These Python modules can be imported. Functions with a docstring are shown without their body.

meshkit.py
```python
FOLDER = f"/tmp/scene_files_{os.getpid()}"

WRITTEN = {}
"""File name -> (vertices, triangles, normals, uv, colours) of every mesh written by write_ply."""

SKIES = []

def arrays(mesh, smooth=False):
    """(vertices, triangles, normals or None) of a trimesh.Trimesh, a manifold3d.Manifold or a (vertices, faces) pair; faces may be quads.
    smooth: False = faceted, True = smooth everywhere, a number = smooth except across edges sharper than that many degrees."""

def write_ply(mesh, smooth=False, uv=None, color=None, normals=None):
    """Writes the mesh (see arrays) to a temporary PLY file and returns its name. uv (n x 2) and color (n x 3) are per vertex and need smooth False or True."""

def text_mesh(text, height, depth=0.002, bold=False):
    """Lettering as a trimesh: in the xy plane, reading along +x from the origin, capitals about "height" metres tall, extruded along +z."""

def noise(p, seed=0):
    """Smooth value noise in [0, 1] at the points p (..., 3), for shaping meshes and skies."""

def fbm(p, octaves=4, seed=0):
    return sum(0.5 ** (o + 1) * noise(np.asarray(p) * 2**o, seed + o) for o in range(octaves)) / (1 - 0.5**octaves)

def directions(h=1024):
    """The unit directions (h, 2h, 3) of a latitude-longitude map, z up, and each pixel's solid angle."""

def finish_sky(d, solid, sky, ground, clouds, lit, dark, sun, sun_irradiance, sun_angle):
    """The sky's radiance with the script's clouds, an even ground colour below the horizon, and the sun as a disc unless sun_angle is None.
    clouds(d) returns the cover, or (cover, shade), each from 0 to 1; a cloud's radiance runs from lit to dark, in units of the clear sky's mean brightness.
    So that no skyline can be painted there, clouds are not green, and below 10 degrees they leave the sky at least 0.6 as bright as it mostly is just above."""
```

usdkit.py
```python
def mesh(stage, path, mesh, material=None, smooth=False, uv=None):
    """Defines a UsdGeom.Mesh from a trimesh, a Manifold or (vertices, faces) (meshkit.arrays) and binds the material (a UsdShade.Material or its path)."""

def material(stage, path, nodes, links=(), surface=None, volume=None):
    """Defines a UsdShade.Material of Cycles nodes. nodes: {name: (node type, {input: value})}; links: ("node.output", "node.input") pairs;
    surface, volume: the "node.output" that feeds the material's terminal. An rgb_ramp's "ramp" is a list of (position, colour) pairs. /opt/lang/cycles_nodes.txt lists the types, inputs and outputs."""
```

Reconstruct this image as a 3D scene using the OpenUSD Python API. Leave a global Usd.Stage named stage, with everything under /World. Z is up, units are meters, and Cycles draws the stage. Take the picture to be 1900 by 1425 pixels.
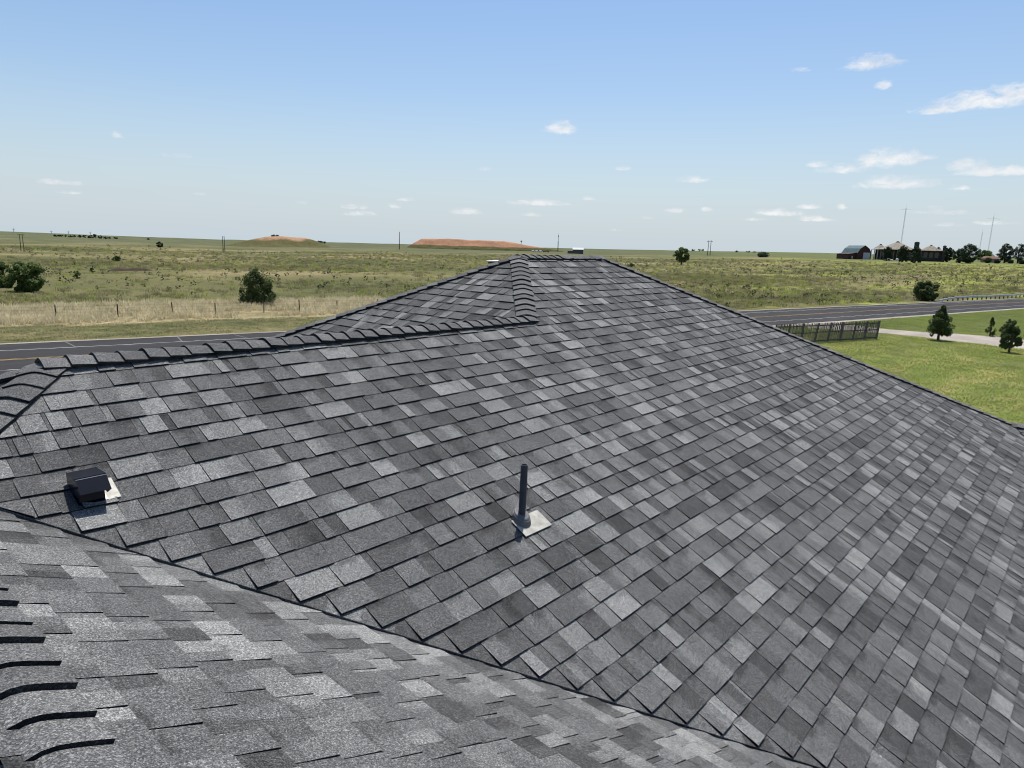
import math, random
import numpy as np
import trimesh
import usdkit, meshkit
from pxr import Usd, UsdGeom, UsdLux, UsdShade, Sdf, Gf, Vt

# ------------------------------------------------------------------ stage, camera, sky, sun
stage = Usd.Stage.CreateInMemory()
UsdGeom.SetStageUpAxis(stage, 'Z')
UsdGeom.SetStageMetersPerUnit(stage, 1.0)
UsdGeom.Xform.Define(stage, '/World')
UsdGeom.Scope.Define(stage, '/World/Looks')
EYE = 6.8                                    # height of the eye above the lawn
YAW, PITCH, ROLL = 0.7246, 0.2040, 0.0302    # looking at 41.5 degrees from +x, down 11.7, tilted 1.7
FOCAL_PX, PIC_W = 1235.07, 1900.0
EXPOSURE = 0.45
SUN_STRENGTH = 1.25
SKY_STRENGTH = 0.108
SUN_EL, SUN_AZ = math.radians(69.0), math.radians(31.0)


def camera_axes():
    f = np.array([math.cos(PITCH) * math.cos(YAW), math.cos(PITCH) * math.sin(YAW), -math.sin(PITCH)])
    r = np.array([math.sin(YAW), -math.cos(YAW), 0.0])
    u = np.cross(r, f)
    c, s = math.cos(ROLL), math.sin(ROLL)
    return f, c * r + s * u, -s * r + c * u


FWD, RIGHT, UP = camera_axes()
cam = UsdGeom.Camera.Define(stage, '/World/camera')
cam.CreateHorizontalApertureAttr(36.0)
cam.CreateVerticalApertureAttr(27.0)
cam.CreateFocalLengthAttr(36.0 * FOCAL_PX / PIC_W)
cam.CreateFStopAttr(0.0)
cam.CreateClippingRangeAttr(Gf.Vec2f(0.05, 60000.0))
cam.CreateExposureAttr(EXPOSURE)
cam.AddTransformOp().Set(Gf.Matrix4d(*RIGHT, 0, *UP, 0, *(-FWD), 0, 0, 0, EYE, 1))
SUN_DIR = np.array([math.cos(SUN_EL) * math.cos(SUN_AZ), math.cos(SUN_EL) * math.sin(SUN_AZ), math.sin(SUN_EL)])
sun = UsdLux.DistantLight.Define(stage, '/World/sun')
sun.CreateIntensityAttr(SUN_STRENGTH)
sun.CreateAngleAttr(0.53)
sun.CreateNormalizeAttr(True)
sun.CreateColorAttr(Gf.Vec3f(1.0, 0.955, 0.89))
sun.AddRotateXYZOp().Set(Gf.Vec3f(0, 90 - math.degrees(SUN_EL), math.degrees(SUN_AZ)))

# small fair-weather clouds: azimuth, elevation (degrees), half width, half height (degrees), density
CLOUDS = [(15.53, 13.19, np.float64(1.97), np.float64(0.66), 1), (14.6, 11.82, np.float64(0.61), np.float64(0.51), 0.75), (10.74, 9.96, np.float64(1.84), np.float64(0.45), 1), (8.76, 10.22, np.float64(2.78), np.float64(0.82), 1.1), (6.75, 10.51, np.float64(1.92), np.float64(0.94), 1),
          (38.19, 9.21, np.float64(1.41), np.float64(0.7), 1), (18.23, 6.62, np.float64(1.01), np.float64(0.33), 0.8), (16.71, 6.24, np.float64(1.7), np.float64(0.49), 0.9), (13.61, 6.84, np.float64(1.84), np.float64(0.84), 1.1), (11.94, 6.93, np.float64(1.33), np.float64(0.26), 0.6),
          (12.99, 5.16, np.float64(2.43), np.float64(0.63), 1), (8.7, 6.18, np.float64(1.2), np.float64(0.65), 1), (7.07, 5.81, np.float64(2.36), np.float64(0.44), 1), (8.98, 4.84, np.float64(0.79), np.float64(0.3), 0.8), (27.54, 5.56, np.float64(1.18), np.float64(0.41), 0.9),
          (32.94, 6.38, np.float64(0.6), np.float64(0.29), 0.7), (39.5, 3.53, np.float64(2.8), np.float64(0.36), 0.8), (40.37, 2.59, np.float64(1.12), np.float64(0.3), 0.6), (35.65, 4.01, np.float64(0.72), np.float64(0.24), 0.6), (20.7, 3.07, np.float64(1.62), np.float64(0.4), 0.9),
          (18.63, 3.57, np.float64(1.03), np.float64(0.28), 0.8), (18.08, 2.66, np.float64(1.34), np.float64(0.33), 0.8), (22.52, 2.6, np.float64(0.96), np.float64(0.23), 0.7), (28.71, 3.17, np.float64(0.98), np.float64(0.3), 0.6), (26.18, 3.29, np.float64(0.49), np.float64(0.29), 0.5),
          (74.89, 3.35, np.float64(1.49), np.float64(0.3), 0.7), (74.72, 2.72, np.float64(0.94), np.float64(0.2), 0.6), (54.42, 2.16, np.float64(1.54), np.float64(0.3), 0.8), (54.76, 2.7, np.float64(1.42), np.float64(0.35), 0.75), (45.54, 2.61, np.float64(1.46), np.float64(0.36), 0.8),
          (50.64, 3.46, np.float64(0.94), np.float64(0.24), 0.7), (51.74, 2.87, np.float64(0.61), np.float64(0.3), 0.6), (66.29, 3.16, np.float64(0.71), np.float64(0.22), 0.6), (67.61, 5.76, np.float64(1.39), np.float64(0.27), 0.35), (71.25, 6.79, np.float64(0.67), np.float64(0.41), 0.4),
          (58.93, 2.86, np.float64(0.54), np.float64(0.23), 0.5), (44.27, 6.16, np.float64(0.61), np.float64(0.36), 0.5), (20.2, 13.19, np.float64(0.88), np.float64(0.32), 0.45), (9.16, 3.17, np.float64(1.51), np.float64(0.26), 0.6), (10.63, 3.28, np.float64(1.44), np.float64(0.41), 0.5),
          (6.83, 2.49, np.float64(1.57), np.float64(0.25), 0.55), (9.43, 2.36, np.float64(1.05), np.float64(0.21), 0.5), (33.38, 1.56, np.float64(0.78), np.float64(0.18), 0.4), (16.39, 3.54, np.float64(0.46), np.float64(0.33), 0.6), (30.82, 2.57, np.float64(0.77), np.float64(0.24), 0.45)]


def sky_material():
    n = {'tc': ('texture_coordinate', {}),
         'sky': ('sky_texture', dict(sky_type='single_scattering', sun_disc=False, sun_elevation=SUN_EL, sun_rotation=math.atan2(SUN_DIR[0], SUN_DIR[1]),
                                     altitude=300.0, air_density=1.0, aerosol_density=1.6, ozone_density=1.6)),
         'bg': ('background_shader', {'strength': SKY_STRENGTH})}
    links = []
    field = None
    for i, (az, el, hw, hh, den) in enumerate(CLOUDS):
        hw, hh, den = hw * 1.12, hh * 1.12, den + (.22 if el < 8 else .08)
        a, e = math.radians(az), math.radians(el)
        rt = np.array([math.sin(a), -math.cos(a), 0.0]) / math.radians(hw)
        up = np.array([-math.sin(e) * math.cos(a), -math.sin(e) * math.sin(a), math.cos(e)]) / math.radians(hh)
        k = f'c{i}'
        n[k + 'a'] = ('vector_math', {'math_type': 'dot_product', 'vector2': tuple(rt)})
        n[k + 'b'] = ('vector_math', {'math_type': 'dot_product', 'vector2': tuple(up)})
        n[k + 'n'] = ('math', {'math_type': 'multiply', 'value2': -2.2})
        n[k + 'm'] = ('math', {'math_type': 'maximum'})
        n[k + 'q'] = ('math', {'math_type': 'multiply'})
        n[k + 'r'] = ('math', {'math_type': 'multiply_add'})
        n[k + 'f'] = ('math', {'math_type': 'multiply_add', 'value2': -1.0, 'value3': float(den)})
        links += [('tc.generated', k + 'a.vector1'), ('tc.generated', k + 'b.vector1'), (k + 'b.value', k + 'n.value1'), (k + 'b.value', k + 'm.value1'), (k + 'n.value', k + 'm.value2'),
                  (k + 'm.value', k + 'q.value1'), (k + 'm.value', k + 'q.value2'), (k + 'a.value', k + 'r.value1'), (k + 'a.value', k + 'r.value2'), (k + 'q.value', k + 'r.value3'),
                  (k + 'r.value', k + 'f.value1')]
        if field is None:
            field = k + 'f'
        else:
            n[k + 'x'] = ('math', {'math_type': 'maximum'})
            links += [(field + '.value', k + 'x.value1'), (k + 'f.value', k + 'x.value2')]
            field = k + 'x'
    top = 'sky.color'
    if field:
        n['map'] = ('mapping', {'mapping_type': 'point', 'scale': (1.0, 1.0, 2.2)})
        n['ns'] = ('noise_texture', {'dimensions': '3D', 'scale': 42.0, 'detail': 8.0, 'roughness': 0.66, 'distortion': 0.4})
        n['na'] = ('math', {'math_type': 'multiply_add', 'value2': 3.6, 'value3': -1.78})
        n['lim'] = ('math', {'math_type': 'maximum', 'value2': -3.0})
        n['sum'] = ('math', {'math_type': 'add'})
        n['cov'] = ('map_range', {'range_type': 'smoothstep', 'from_min': 0.0, 'from_max': 1.65, 'to_min': 0.0, 'to_max': 0.95, 'clamp': True})
        n['n2'] = ('noise_texture', {'dimensions': '3D', 'scale': 30.0, 'detail': 4.0})
        n['cc'] = ('rgb_ramp', {'ramp': [(0.3, CLOUD_DARK), (0.62, CLOUD_LIT)]})
        n['mix'] = ('mix_color', {'blend_type': 'mix', 'use_clamp': True})
        links += [('tc.generated', 'map.vector'), ('map.vector', 'ns.vector'), ('map.vector', 'n2.vector'), ('ns.fac', 'na.value1'), (field + '.value', 'lim.value1'), ('lim.value', 'sum.value1'), ('na.value', 'sum.value2'),
                  ('sum.value', 'cov.value'), ('n2.fac', 'cc.fac'), ('cov.result', 'mix.fac'), ('sky.color', 'mix.a'), ('cc.color', 'mix.b')]
        top = 'mix.result'
    # the pale veil of summer air towards the horizon
    n['sp'] = ('separate_xyz', {})
    n['ve'] = ('rgb_ramp', {'ramp': [(0.0, (.93,) * 3), (0.04, (.85,) * 3), (0.10, (.62,) * 3), (0.20, (.32,) * 3), (0.36, (.12,) * 3), (0.6, (.02,) * 3)]})
    n['vm'] = ('mix_color', {'blend_type': 'mix', 'b': VEIL, 'use_clamp': True})
    n['hs'] = ('hsv', {'hue': .5, 'saturation': 1.3, 'value': 1.0, 'fac': 1.0})
    links += [('tc.generated', 'sp.vector'), ('sp.z', 've.fac'), ('ve.color', 'vm.fac'), ('sky.color', 'hs.color'), ('hs.color', 'vm.a')]
    if field:
        links = [('vm.result', 'mix.a') if x == ('sky.color', 'mix.a') else x for x in links]
    else:
        top = 'vm.result'
    links.append((top, 'bg.color'))
    return usdkit.material(stage, '/World/Looks/sky_look', n, links, surface='bg.background')


VEIL = (3.95, 4.55, 5.0)
CLOUD_LIT, CLOUD_DARK = (6.4, 6.4, 6.4), (4.9, 5.2, 5.6)
dome = UsdLux.DomeLight.Define(stage, '/World/sky')
UsdShade.MaterialBindingAPI.Apply(dome.GetPrim()).Bind(sky_material())
dome.GetPrim().SetCustomDataByKey('kind', 'structure')

# ------------------------------------------------------------------ the lie of the land
HZ_AZ = np.radians([-180, -60, 0, 5.4, 18.3, 34.2, 48.6, 65.4, 78.7, 100, 180])
HZ_Z = np.array([-6.8, -2, 10, 10.9, 8.3, -1.7, -7.0, -13.7, -4.4, -6, -6.8]) + EYE     # height of the far country by direction


def ground_z(x, y):
    x, y = np.asarray(x, float), np.asarray(y, float)
    r, az = np.hypot(x, y), np.arctan2(y, x)
    far = np.interp(az, HZ_AZ, HZ_Z)
    z = far * np.clip((r - 160) / 2340, 0, 1.15) ** 0.72
    k = np.clip((r - 150) / 380, 0, 1)
    k = k * k * (3 - 2 * k)
    left = np.clip((np.degrees(az) - 30) / 25, 0.35, 1)
    p = np.stack([x, y, 0 * x], -1)
    z = z + k * left * ((meshkit.fbm(p / 170.0 + 3.7, 3, 5) - 0.5) * 9.0 + (meshkit.fbm(p / 45.0, 2, 9) - 0.5) * 1.6)
    return z
#END_TERRAIN


# ------------------------------------------------------------------ helpers
counts = {}


def numbered(parent, name):
    k = counts.setdefault((parent, name), [0])
    k[0] += 1
    return f'{parent}/{name}' if k[0] == 1 else f'{parent}/{name}_{k[0] - 1:03d}'


class MB:
    """Collects boxes, bars, tubes and faces of one mesh."""

    def __init__(self):
        self.v, self.f, self.n, self.t = [], [], 0, []

    def add(self, v, f, tone=None):
        v, f = np.asarray(v, float), np.asarray(f, int)
        if f.shape[1] == 4:
            f = np.vstack([f[:, [0, 1, 2]], f[:, [0, 2, 3]]])
        self.v.append(v)
        self.f.append(f + self.n)
        self.n += len(v)
        if tone is not None:
            self.t.append(np.broadcast_to(np.asarray(tone, float), (len(v),)))
        return self

    def mesh(self, m):
        return self.add(m.vertices, m.faces)

    def box(self, c, s, rz=0.0, bev=0.0):
        x, y, z = np.asarray(s, float) / 2
        b = min(bev, x * .45, y * .45, z * .45)
        if b > 0:
            pts = [(sx * a, sy * d, sz * e) for sx in (-1, 1) for sy in (-1, 1) for sz in (-1, 1) for a, d, e in ((x, y - b, z - b), (x - b, y, z - b), (x - b, y - b, z))]
            m = trimesh.convex.convex_hull(np.array(pts))
        else:
            m = trimesh.creation.box([2 * x, 2 * y, 2 * z])
        v = np.array(m.vertices)
        cz, sz = math.cos(rz), math.sin(rz)
        v = np.stack([v[:, 0] * cz - v[:, 1] * sz, v[:, 0] * sz + v[:, 1] * cz, v[:, 2]], 1) + c
        return self.add(v, m.faces)

    def bar(self, a, b, w, h, up=(0, 0, 1)):
        a, b = np.asarray(a, float), np.asarray(b, float)
        d = (b - a) / np.linalg.norm(b - a)
        s = np.cross(d, up)
        s = s / np.linalg.norm(s) * w / 2
        u = np.cross(s, d)
        u = u / np.linalg.norm(u) * h / 2
        v = [p + i * s + j * u for p in (a, b) for i, j in ((-1, -1), (1, -1), (1, 1), (-1, 1))]
        return self.add(v, [[0, 3, 2, 1], [4, 5, 6, 7], [0, 1, 5, 4], [1, 2, 6, 5], [2, 3, 7, 6], [3, 0, 4, 7]])

    def tube(self, pts, radii, sides=6, cap=True):
        p = np.asarray(pts, float)
        r = np.broadcast_to(np.asarray(radii, float), (len(p),))
        t = np.gradient(p, axis=0)
        t /= np.linalg.norm(t, axis=1, keepdims=True) + 1e-12
        ref = np.array([1.0, 0, 0]) if abs(t[:, 2]).mean() > .7 else np.array([0, 0, 1.0])
        a = np.cross(t, ref)
        a /= np.linalg.norm(a, axis=1, keepdims=True) + 1e-12
        b = np.cross(t, a)
        ang = np.arange(sides) * 2 * np.pi / sides
        v = p[:, None] + r[:, None, None] * (np.cos(ang)[None, :, None] * a[:, None] + np.sin(ang)[None, :, None] * b[:, None])
        f = []
        for i in range(len(p) - 1):
            for j in range(sides):
                k = (j + 1) % sides
                f.append([i * sides + j, i * sides + k, (i + 1) * sides + k, (i + 1) * sides + j])
        self.add(v.reshape(-1, 3), f)
        if cap:
            for i in (0, len(p) - 1):
                self.add(np.vstack([v[i], p[i:i + 1]]), [[j, (j + 1) % sides, sides] if i else [(j + 1) % sides, j, sides] for j in range(sides)])
        return self

    def arrays(self):
        return np.vstack(self.v), np.vstack(self.f)

    def build(self, name, mat, parent='/World', smooth=False, shift=None):
        v, f = self.arrays()
        if shift is not None:
            v = v - np.asarray(shift, float)
        path = numbered(parent, name)
        m = usdkit.mesh(stage, path, (v, f), mat, smooth)
        if self.t and not smooth:
            UsdGeom.PrimvarsAPI(m).CreatePrimvar('tone', Sdf.ValueTypeNames.FloatArray, 'vertex').Set(Vt.FloatArray.FromNumpy(np.concatenate(self.t).astype(np.float32)))
        return m.GetPrim()


def tag(prim, label=None, category=None, group=None, kind=None):
    for k, v in (('label', label), ('category', category), ('group', group), ('kind', kind)):
        if v:
            prim.SetCustomDataByKey(k, v)
    return prim


def thing(name, label, category, loc, rz=0.0, group=None):
    path = numbered('/World', name)
    x = UsdGeom.Xform.Define(stage, path)
    x.AddTranslateOp().Set(Gf.Vec3d(*map(float, loc)))
    if rz:
        x.AddRotateZOp().Set(math.degrees(rz))
    tag(x.GetPrim(), label, category, group)
    return path


def look(name, color, rough=0.8, metal=0.0, vary=0.25, scale=3.0, bump=0.0, bscale=40.0, spec=0.3, trans=0.0, second=None):
    """A plain material with uneven colour and fine relief."""
    c = np.array(color, float)
    d = np.array(second if second is not None else c * (1 - vary), float)
    n = {'g': ('geometry', {}), 'o': ('texture_coordinate', {}), 'n': ('noise_texture', {'scale': scale, 'detail': 5.0, 'roughness': 0.6}),
         'r': ('rgb_ramp', {'ramp': [(0.3, tuple(d)), (0.7, tuple(c * (1 + vary * .5)))]}),
         'p': ('principled_bsdf', {'roughness': rough, 'metallic': metal, 'specular_ior_level': spec})}
    l = [('g.position', 'n.vector'), ('n.fac', 'r.fac'), ('r.color', 'p.base_color')]
    out = 'p.BSDF'
    if bump:
        n['n2'] = ('noise_texture', {'scale': bscale, 'detail': 3.0})
        n['b'] = ('bump', {'strength': bump, 'distance': 0.02})
        l += [('g.position', 'n2.vector'), ('n2.fac', 'b.height'), ('b.normal', 'p.normal')]
    if trans:
        n['t'] = ('translucent_bsdf', {})
        n['m'] = ('mix_closure', {'fac': trans})
        l += [('r.color', 't.color'), ('p.BSDF', 'm.closure1'), ('t.BSDF', 'm.closure2')]
        out = 'm.closure'
    return usdkit.material(stage, '/World/Looks/' + name, n, l, surface=out)


def shingle_look():
    """Mineral granules: light and dark grains over the tone of each piece."""
    n = {'g': ('geometry', {}), 'a': ('attribute', {'attribute': 'tone'}),
         'v': ('voronoi_texture', {'feature': 'f1', 'scale': 310.0}), 's': ('separate_color', {}),
         'v2': ('noise_texture', {'scale': 160.0, 'detail': 2.0, 'roughness': 0.7}),
         'gr': ('rgb_ramp', {'ramp': [(0.0, (.22, .22, .23)), (0.30, (.52, .53, .54)), (0.60, (.95, .95, .95)), (0.82, (1.7, 1.7, 1.66)), (1.0, (2.9, 2.85, 2.75))]}),
         'mixg': ('math', {'math_type': 'multiply_add', 'value2': 0.72}), 'half': ('math', {'math_type': 'multiply_add', 'value2': 0.9, 'value3': -0.31}),
         'big': ('noise_texture', {'scale': 7.0, 'detail': 6.0, 'roughness': .62}), 'bigm': ('math', {'math_type': 'multiply_add', 'value2': 0.32, 'value3': -0.16}),
         'sum': ('math', {'math_type': 'add'}),
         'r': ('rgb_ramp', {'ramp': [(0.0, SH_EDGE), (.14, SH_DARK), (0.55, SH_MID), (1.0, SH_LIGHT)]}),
         'mul': ('mix_color', {'blend_type': 'multiply', 'fac': 1.0, 'use_clamp': False}),
         'b': ('bump', {'strength': 0.55, 'distance': 0.003}),
         'p': ('principled_bsdf', {'roughness': 0.92, 'specular_ior_level': 0.18})}
    l = [('g.position', 'v.vector'), ('g.position', 'v2.vector'), ('g.position', 'big.vector'), ('v.color', 's.color'), ('v2.fac', 'half.value1'), ('s.r', 'mixg.value1'), ('half.value', 'mixg.value3'),
         ('mixg.value', 'gr.fac'), ('big.fac', 'bigm.value1'), ('a.fac', 'sum.value1'), ('bigm.value', 'sum.value2'), ('sum.value', 'r.fac'), ('r.color', 'mul.a'), ('gr.color', 'mul.b'),
         ('mul.result', 'p.base_color'), ('s.g', 'b.height'), ('b.normal', 'p.normal')]
    return usdkit.material(stage, '/World/Looks/granule_shingle', n, l, surface='p.BSDF')


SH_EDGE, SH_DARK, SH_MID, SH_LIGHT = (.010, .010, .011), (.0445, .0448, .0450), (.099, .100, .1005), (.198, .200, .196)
M = {}
M['shingle'] = shingle_look()
M['deck'] = look('roof_deck', (.05, .05, .053), .9, vary=.3, scale=30)
M['black_metal'] = look('black_painted_metal', (.0035, .005, .010), .22, vary=.2, scale=8, spec=.26)
M['lead'] = look('grey_rubber_boot', (.115, .115, .115), .6, vary=.25, scale=14, bump=.1, spec=.4)
M['galv'] = look('galvanised_flashing', (.29, .283, .250), .6, metal=.08, vary=.40, scale=22, spec=.5)
M['grey_pipe'] = look('dark_grey_pipe', (.030, .034, .042), .5, vary=.25, scale=20, spec=.4)
M['wall'] = look('brick_wall', (.30, .19, .14), .9, vary=.35, scale=9, bump=.2)
M['white_paint'] = look('white_paint', (.75, .74, .70), .55, vary=.12, scale=4)
M['bark'] = look('bark', (.085, .060, .042), .95, vary=.5, scale=14, bump=.5)
M['cedar_leaf'] = look('cedar_foliage', (.080, .108, .032), .8, vary=.4, scale=1.6, trans=.30, second=(.036, .056, .018))
M['round_leaf'] = look('green_foliage', (.105, .145, .036), .75, vary=.4, scale=.9, trans=.34, second=(.050, .080, .020))
M['dark_leaf'] = look('dark_evergreen_foliage', (.034, .056, .024), .85, vary=.5, scale=.5, trans=.2, second=(.018, .034, .015))
M['old_wood'] = look('weathered_wood', (.12, .10, .085), .95, vary=.5, scale=6, bump=.3)
M['pole_wood'] = look('tarred_pole_wood', (.055, .043, .034), .95, vary=.4, scale=2)
M['steel'] = look('galvanised_steel', (.48, .49, .50), .42, metal=.55, vary=.2, scale=2)
M['wire'] = look('rusty_wire', (.10, .07, .05), .7, metal=.4)

# ------------------------------------------------------------------ ground, road, lawn, drive
ROAD_N, ROAD_T, ROAD_C = np.array([.2334, .9724]), np.array([.9724, -.2334]), 44.43      # across the road, along it, its distance


def road_xy(s, d):
    return ROAD_T * s + ROAD_N * (d + ROAD_C)


def ground_look():
    n = {'g': ('geometry', {}),
         'nb': ('noise_texture', {'scale': 0.018, 'detail': 4.0, 'roughness': 0.55}),
         'nc': ('noise_texture', {'scale': 0.05, 'detail': 6.0, 'roughness': 0.65, 'distortion': 0.6}),
         'nd': ('noise_texture', {'scale': 0.16, 'detail': 9.0, 'roughness': 0.78}),
         'ne': ('noise_texture', {'scale': 0.02, 'detail': 6.0, 'roughness': 0.65}),
         'nf': ('noise_texture', {'scale': 3.0, 'detail': 4.0, 'roughness': 0.7}),
         'base': ('rgb_ramp', {'ramp': [(0.36, (.074, .077, .033)), (0.50, (.114, .108, .048)), (0.62, (.198, .162, .088))]}),
         'right': ('vector_math', {'math_type': 'dot_product', 'vector2': (.00045, -.00075, 0)}),
         'gb': ('math', {'math_type': 'add'}), 'gm': ('map_range', {'range_type': 'smoothstep', 'from_min': .565, 'from_max': .66, 'to_min': 0.0, 'to_max': .85, 'clamp': True}),
         'mg': ('mix_color', {'b': (.185, .205, .045)}),
         'dm': ('map_range', {'range_type': 'smoothstep', 'from_min': .53, 'from_max': .66, 'to_min': 0.0, 'to_max': .8, 'clamp': True}),
         'md': ('mix_color', {'b': (.034, .040, .021)}),
         'sm': ('map_range', {'range_type': 'smoothstep', 'from_min': .57, 'from_max': .70, 'to_min': 0.0, 'to_max': .7, 'clamp': True}),
         'ms': ('mix_color', {'b': (.085, .062, .046)}),
         'fr': ('rgb_ramp', {'ramp': [(0.3, (.55, .56, .56)), (0.7, (1.45, 1.44, 1.38))]}),
         'mf': ('mix_color', {'blend_type': 'multiply', 'fac': 1.0, 'use_clamp': False}),
         # bands along the road: mown verge, then tall dry grass
         'dd': ('vector_math', {'math_type': 'dot_product', 'vector2': (ROAD_N[0], ROAD_N[1], 0)}),
         'wob': ('math', {'math_type': 'multiply_add', 'value2': 9.0}), 'dm2': ('math', {'math_type': 'subtract', 'value2': ROAD_C + 4.5}),
         'ss': ('vector_math', {'math_type': 'dot_product', 'vector2': (ROAD_T[0], ROAD_T[1], 0)}),
         'side': ('map_range', {'range_type': 'smoothstep', 'from_min': 45.0, 'from_max': 85.0, 'to_min': 1.0, 'to_max': 0.0, 'clamp': True}),
         'v1': ('map_range', {'range_type': 'smoothstep', 'from_min': 14.6, 'from_max': 16.4, 'to_min': 1.0, 'to_max': 0.0, 'clamp': True}),
         't1': ('map_range', {'range_type': 'smoothstep', 'from_min': 14.6, 'from_max': 16.0, 'to_min': 0.0, 'to_max': 1.0, 'clamp': True}),
         't2': ('map_range', {'range_type': 'smoothstep', 'from_min': 26.0, 'from_max': 33.0, 'to_min': 1.0, 'to_max': 0.0, 'clamp': True}),
         'tt': ('math', {'math_type': 'multiply'}), 'tts': ('math', {'math_type': 'multiply'}), 'vs': ('math', {'math_type': 'multiply'}),
         'tanr': ('rgb_ramp', {'ramp': [(0.36, (.11, .10, .05)), (0.54, (.235, .195, .115)), (0.7, (.29, .245, .15))]}),
         'verr': ('rgb_ramp', {'ramp': [(0.38, (.060, .066, .028)), (0.50, (.098, .098, .042)), (0.62, (.160, .135, .070))]}),
         # the far country: darker closed pasture
         'len': ('vector_math', {'math_type': 'length'}), 'fm': ('map_range', {'range_type': 'smoothstep', 'from_min': 330.0, 'from_max': 800.0, 'to_min': 0.0, 'to_max': .72, 'clamp': True}),
         'mfar': ('mix_color', {'b': (.066, .080, .044)}),
         'mt': ('mix_color', {}), 'mv': ('mix_color', {}),
         'b': ('bump', {'strength': .6, 'distance': .25}),
         'p': ('principled_bsdf', {'roughness': 1.0, 'specular_ior_level': 0.05})}
    P = 'g.position'
    l = [(P, x + '.vector') for x in ('nb', 'nc', 'nd', 'ne', 'nf')] + [
        ('nb.fac', 'base.fac'), (P, 'right.vector1'), ('nc.fac', 'gb.value1'), ('right.value', 'gb.value2'), ('gb.value', 'gm.value'), ('base.color', 'mg.a'), ('gm.result', 'mg.fac'),
        ('nd.fac', 'dm.value'), ('mg.result', 'md.a'), ('dm.result', 'md.fac'), ('ne.fac', 'sm.value'), ('md.result', 'ms.a'), ('sm.result', 'ms.fac'),
        (P, 'dd.vector1'), ('nd.fac', 'wob.value1'), ('dd.value', 'wob.value3'), ('wob.value', 'dm2.value1'), (P, 'ss.vector1'), ('ss.value', 'side.value'),
        ('dm2.value', 'v1.value'), ('dm2.value', 't1.value'), ('dm2.value', 't2.value'), ('t1.result', 'tt.value1'), ('t2.result', 'tt.value2'), ('tt.value', 'tts.value1'), ('side.result', 'tts.value2'),
        ('v1.result', 'vs.value1'), ('side.result', 'vs.value2'),
        ('nd.fac', 'tanr.fac'), ('nd.fac', 'verr.fac'), (P, 'len.vector1'), ('len.value', 'fm.value'), ('fm.result', 'mfar.fac'), ('ms.result', 'mfar.a'), ('mfar.result', 'mt.a'), ('tanr.color', 'mt.b'), ('tts.value', 'mt.fac'), ('mt.result', 'mv.a'), ('verr.color', 'mv.b'), ('vs.value', 'mv.fac'),
        ('nf.fac', 'fr.fac'), ('mv.result', 'mf.a'), ('fr.color', 'mf.b'), ('mf.result', 'p.base_color'), ('nd.fac', 'b.height'), ('b.normal', 'p.normal')]
    return usdkit.material(stage, '/World/Looks/prairie', n, l, surface='p.BSDF')


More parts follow.
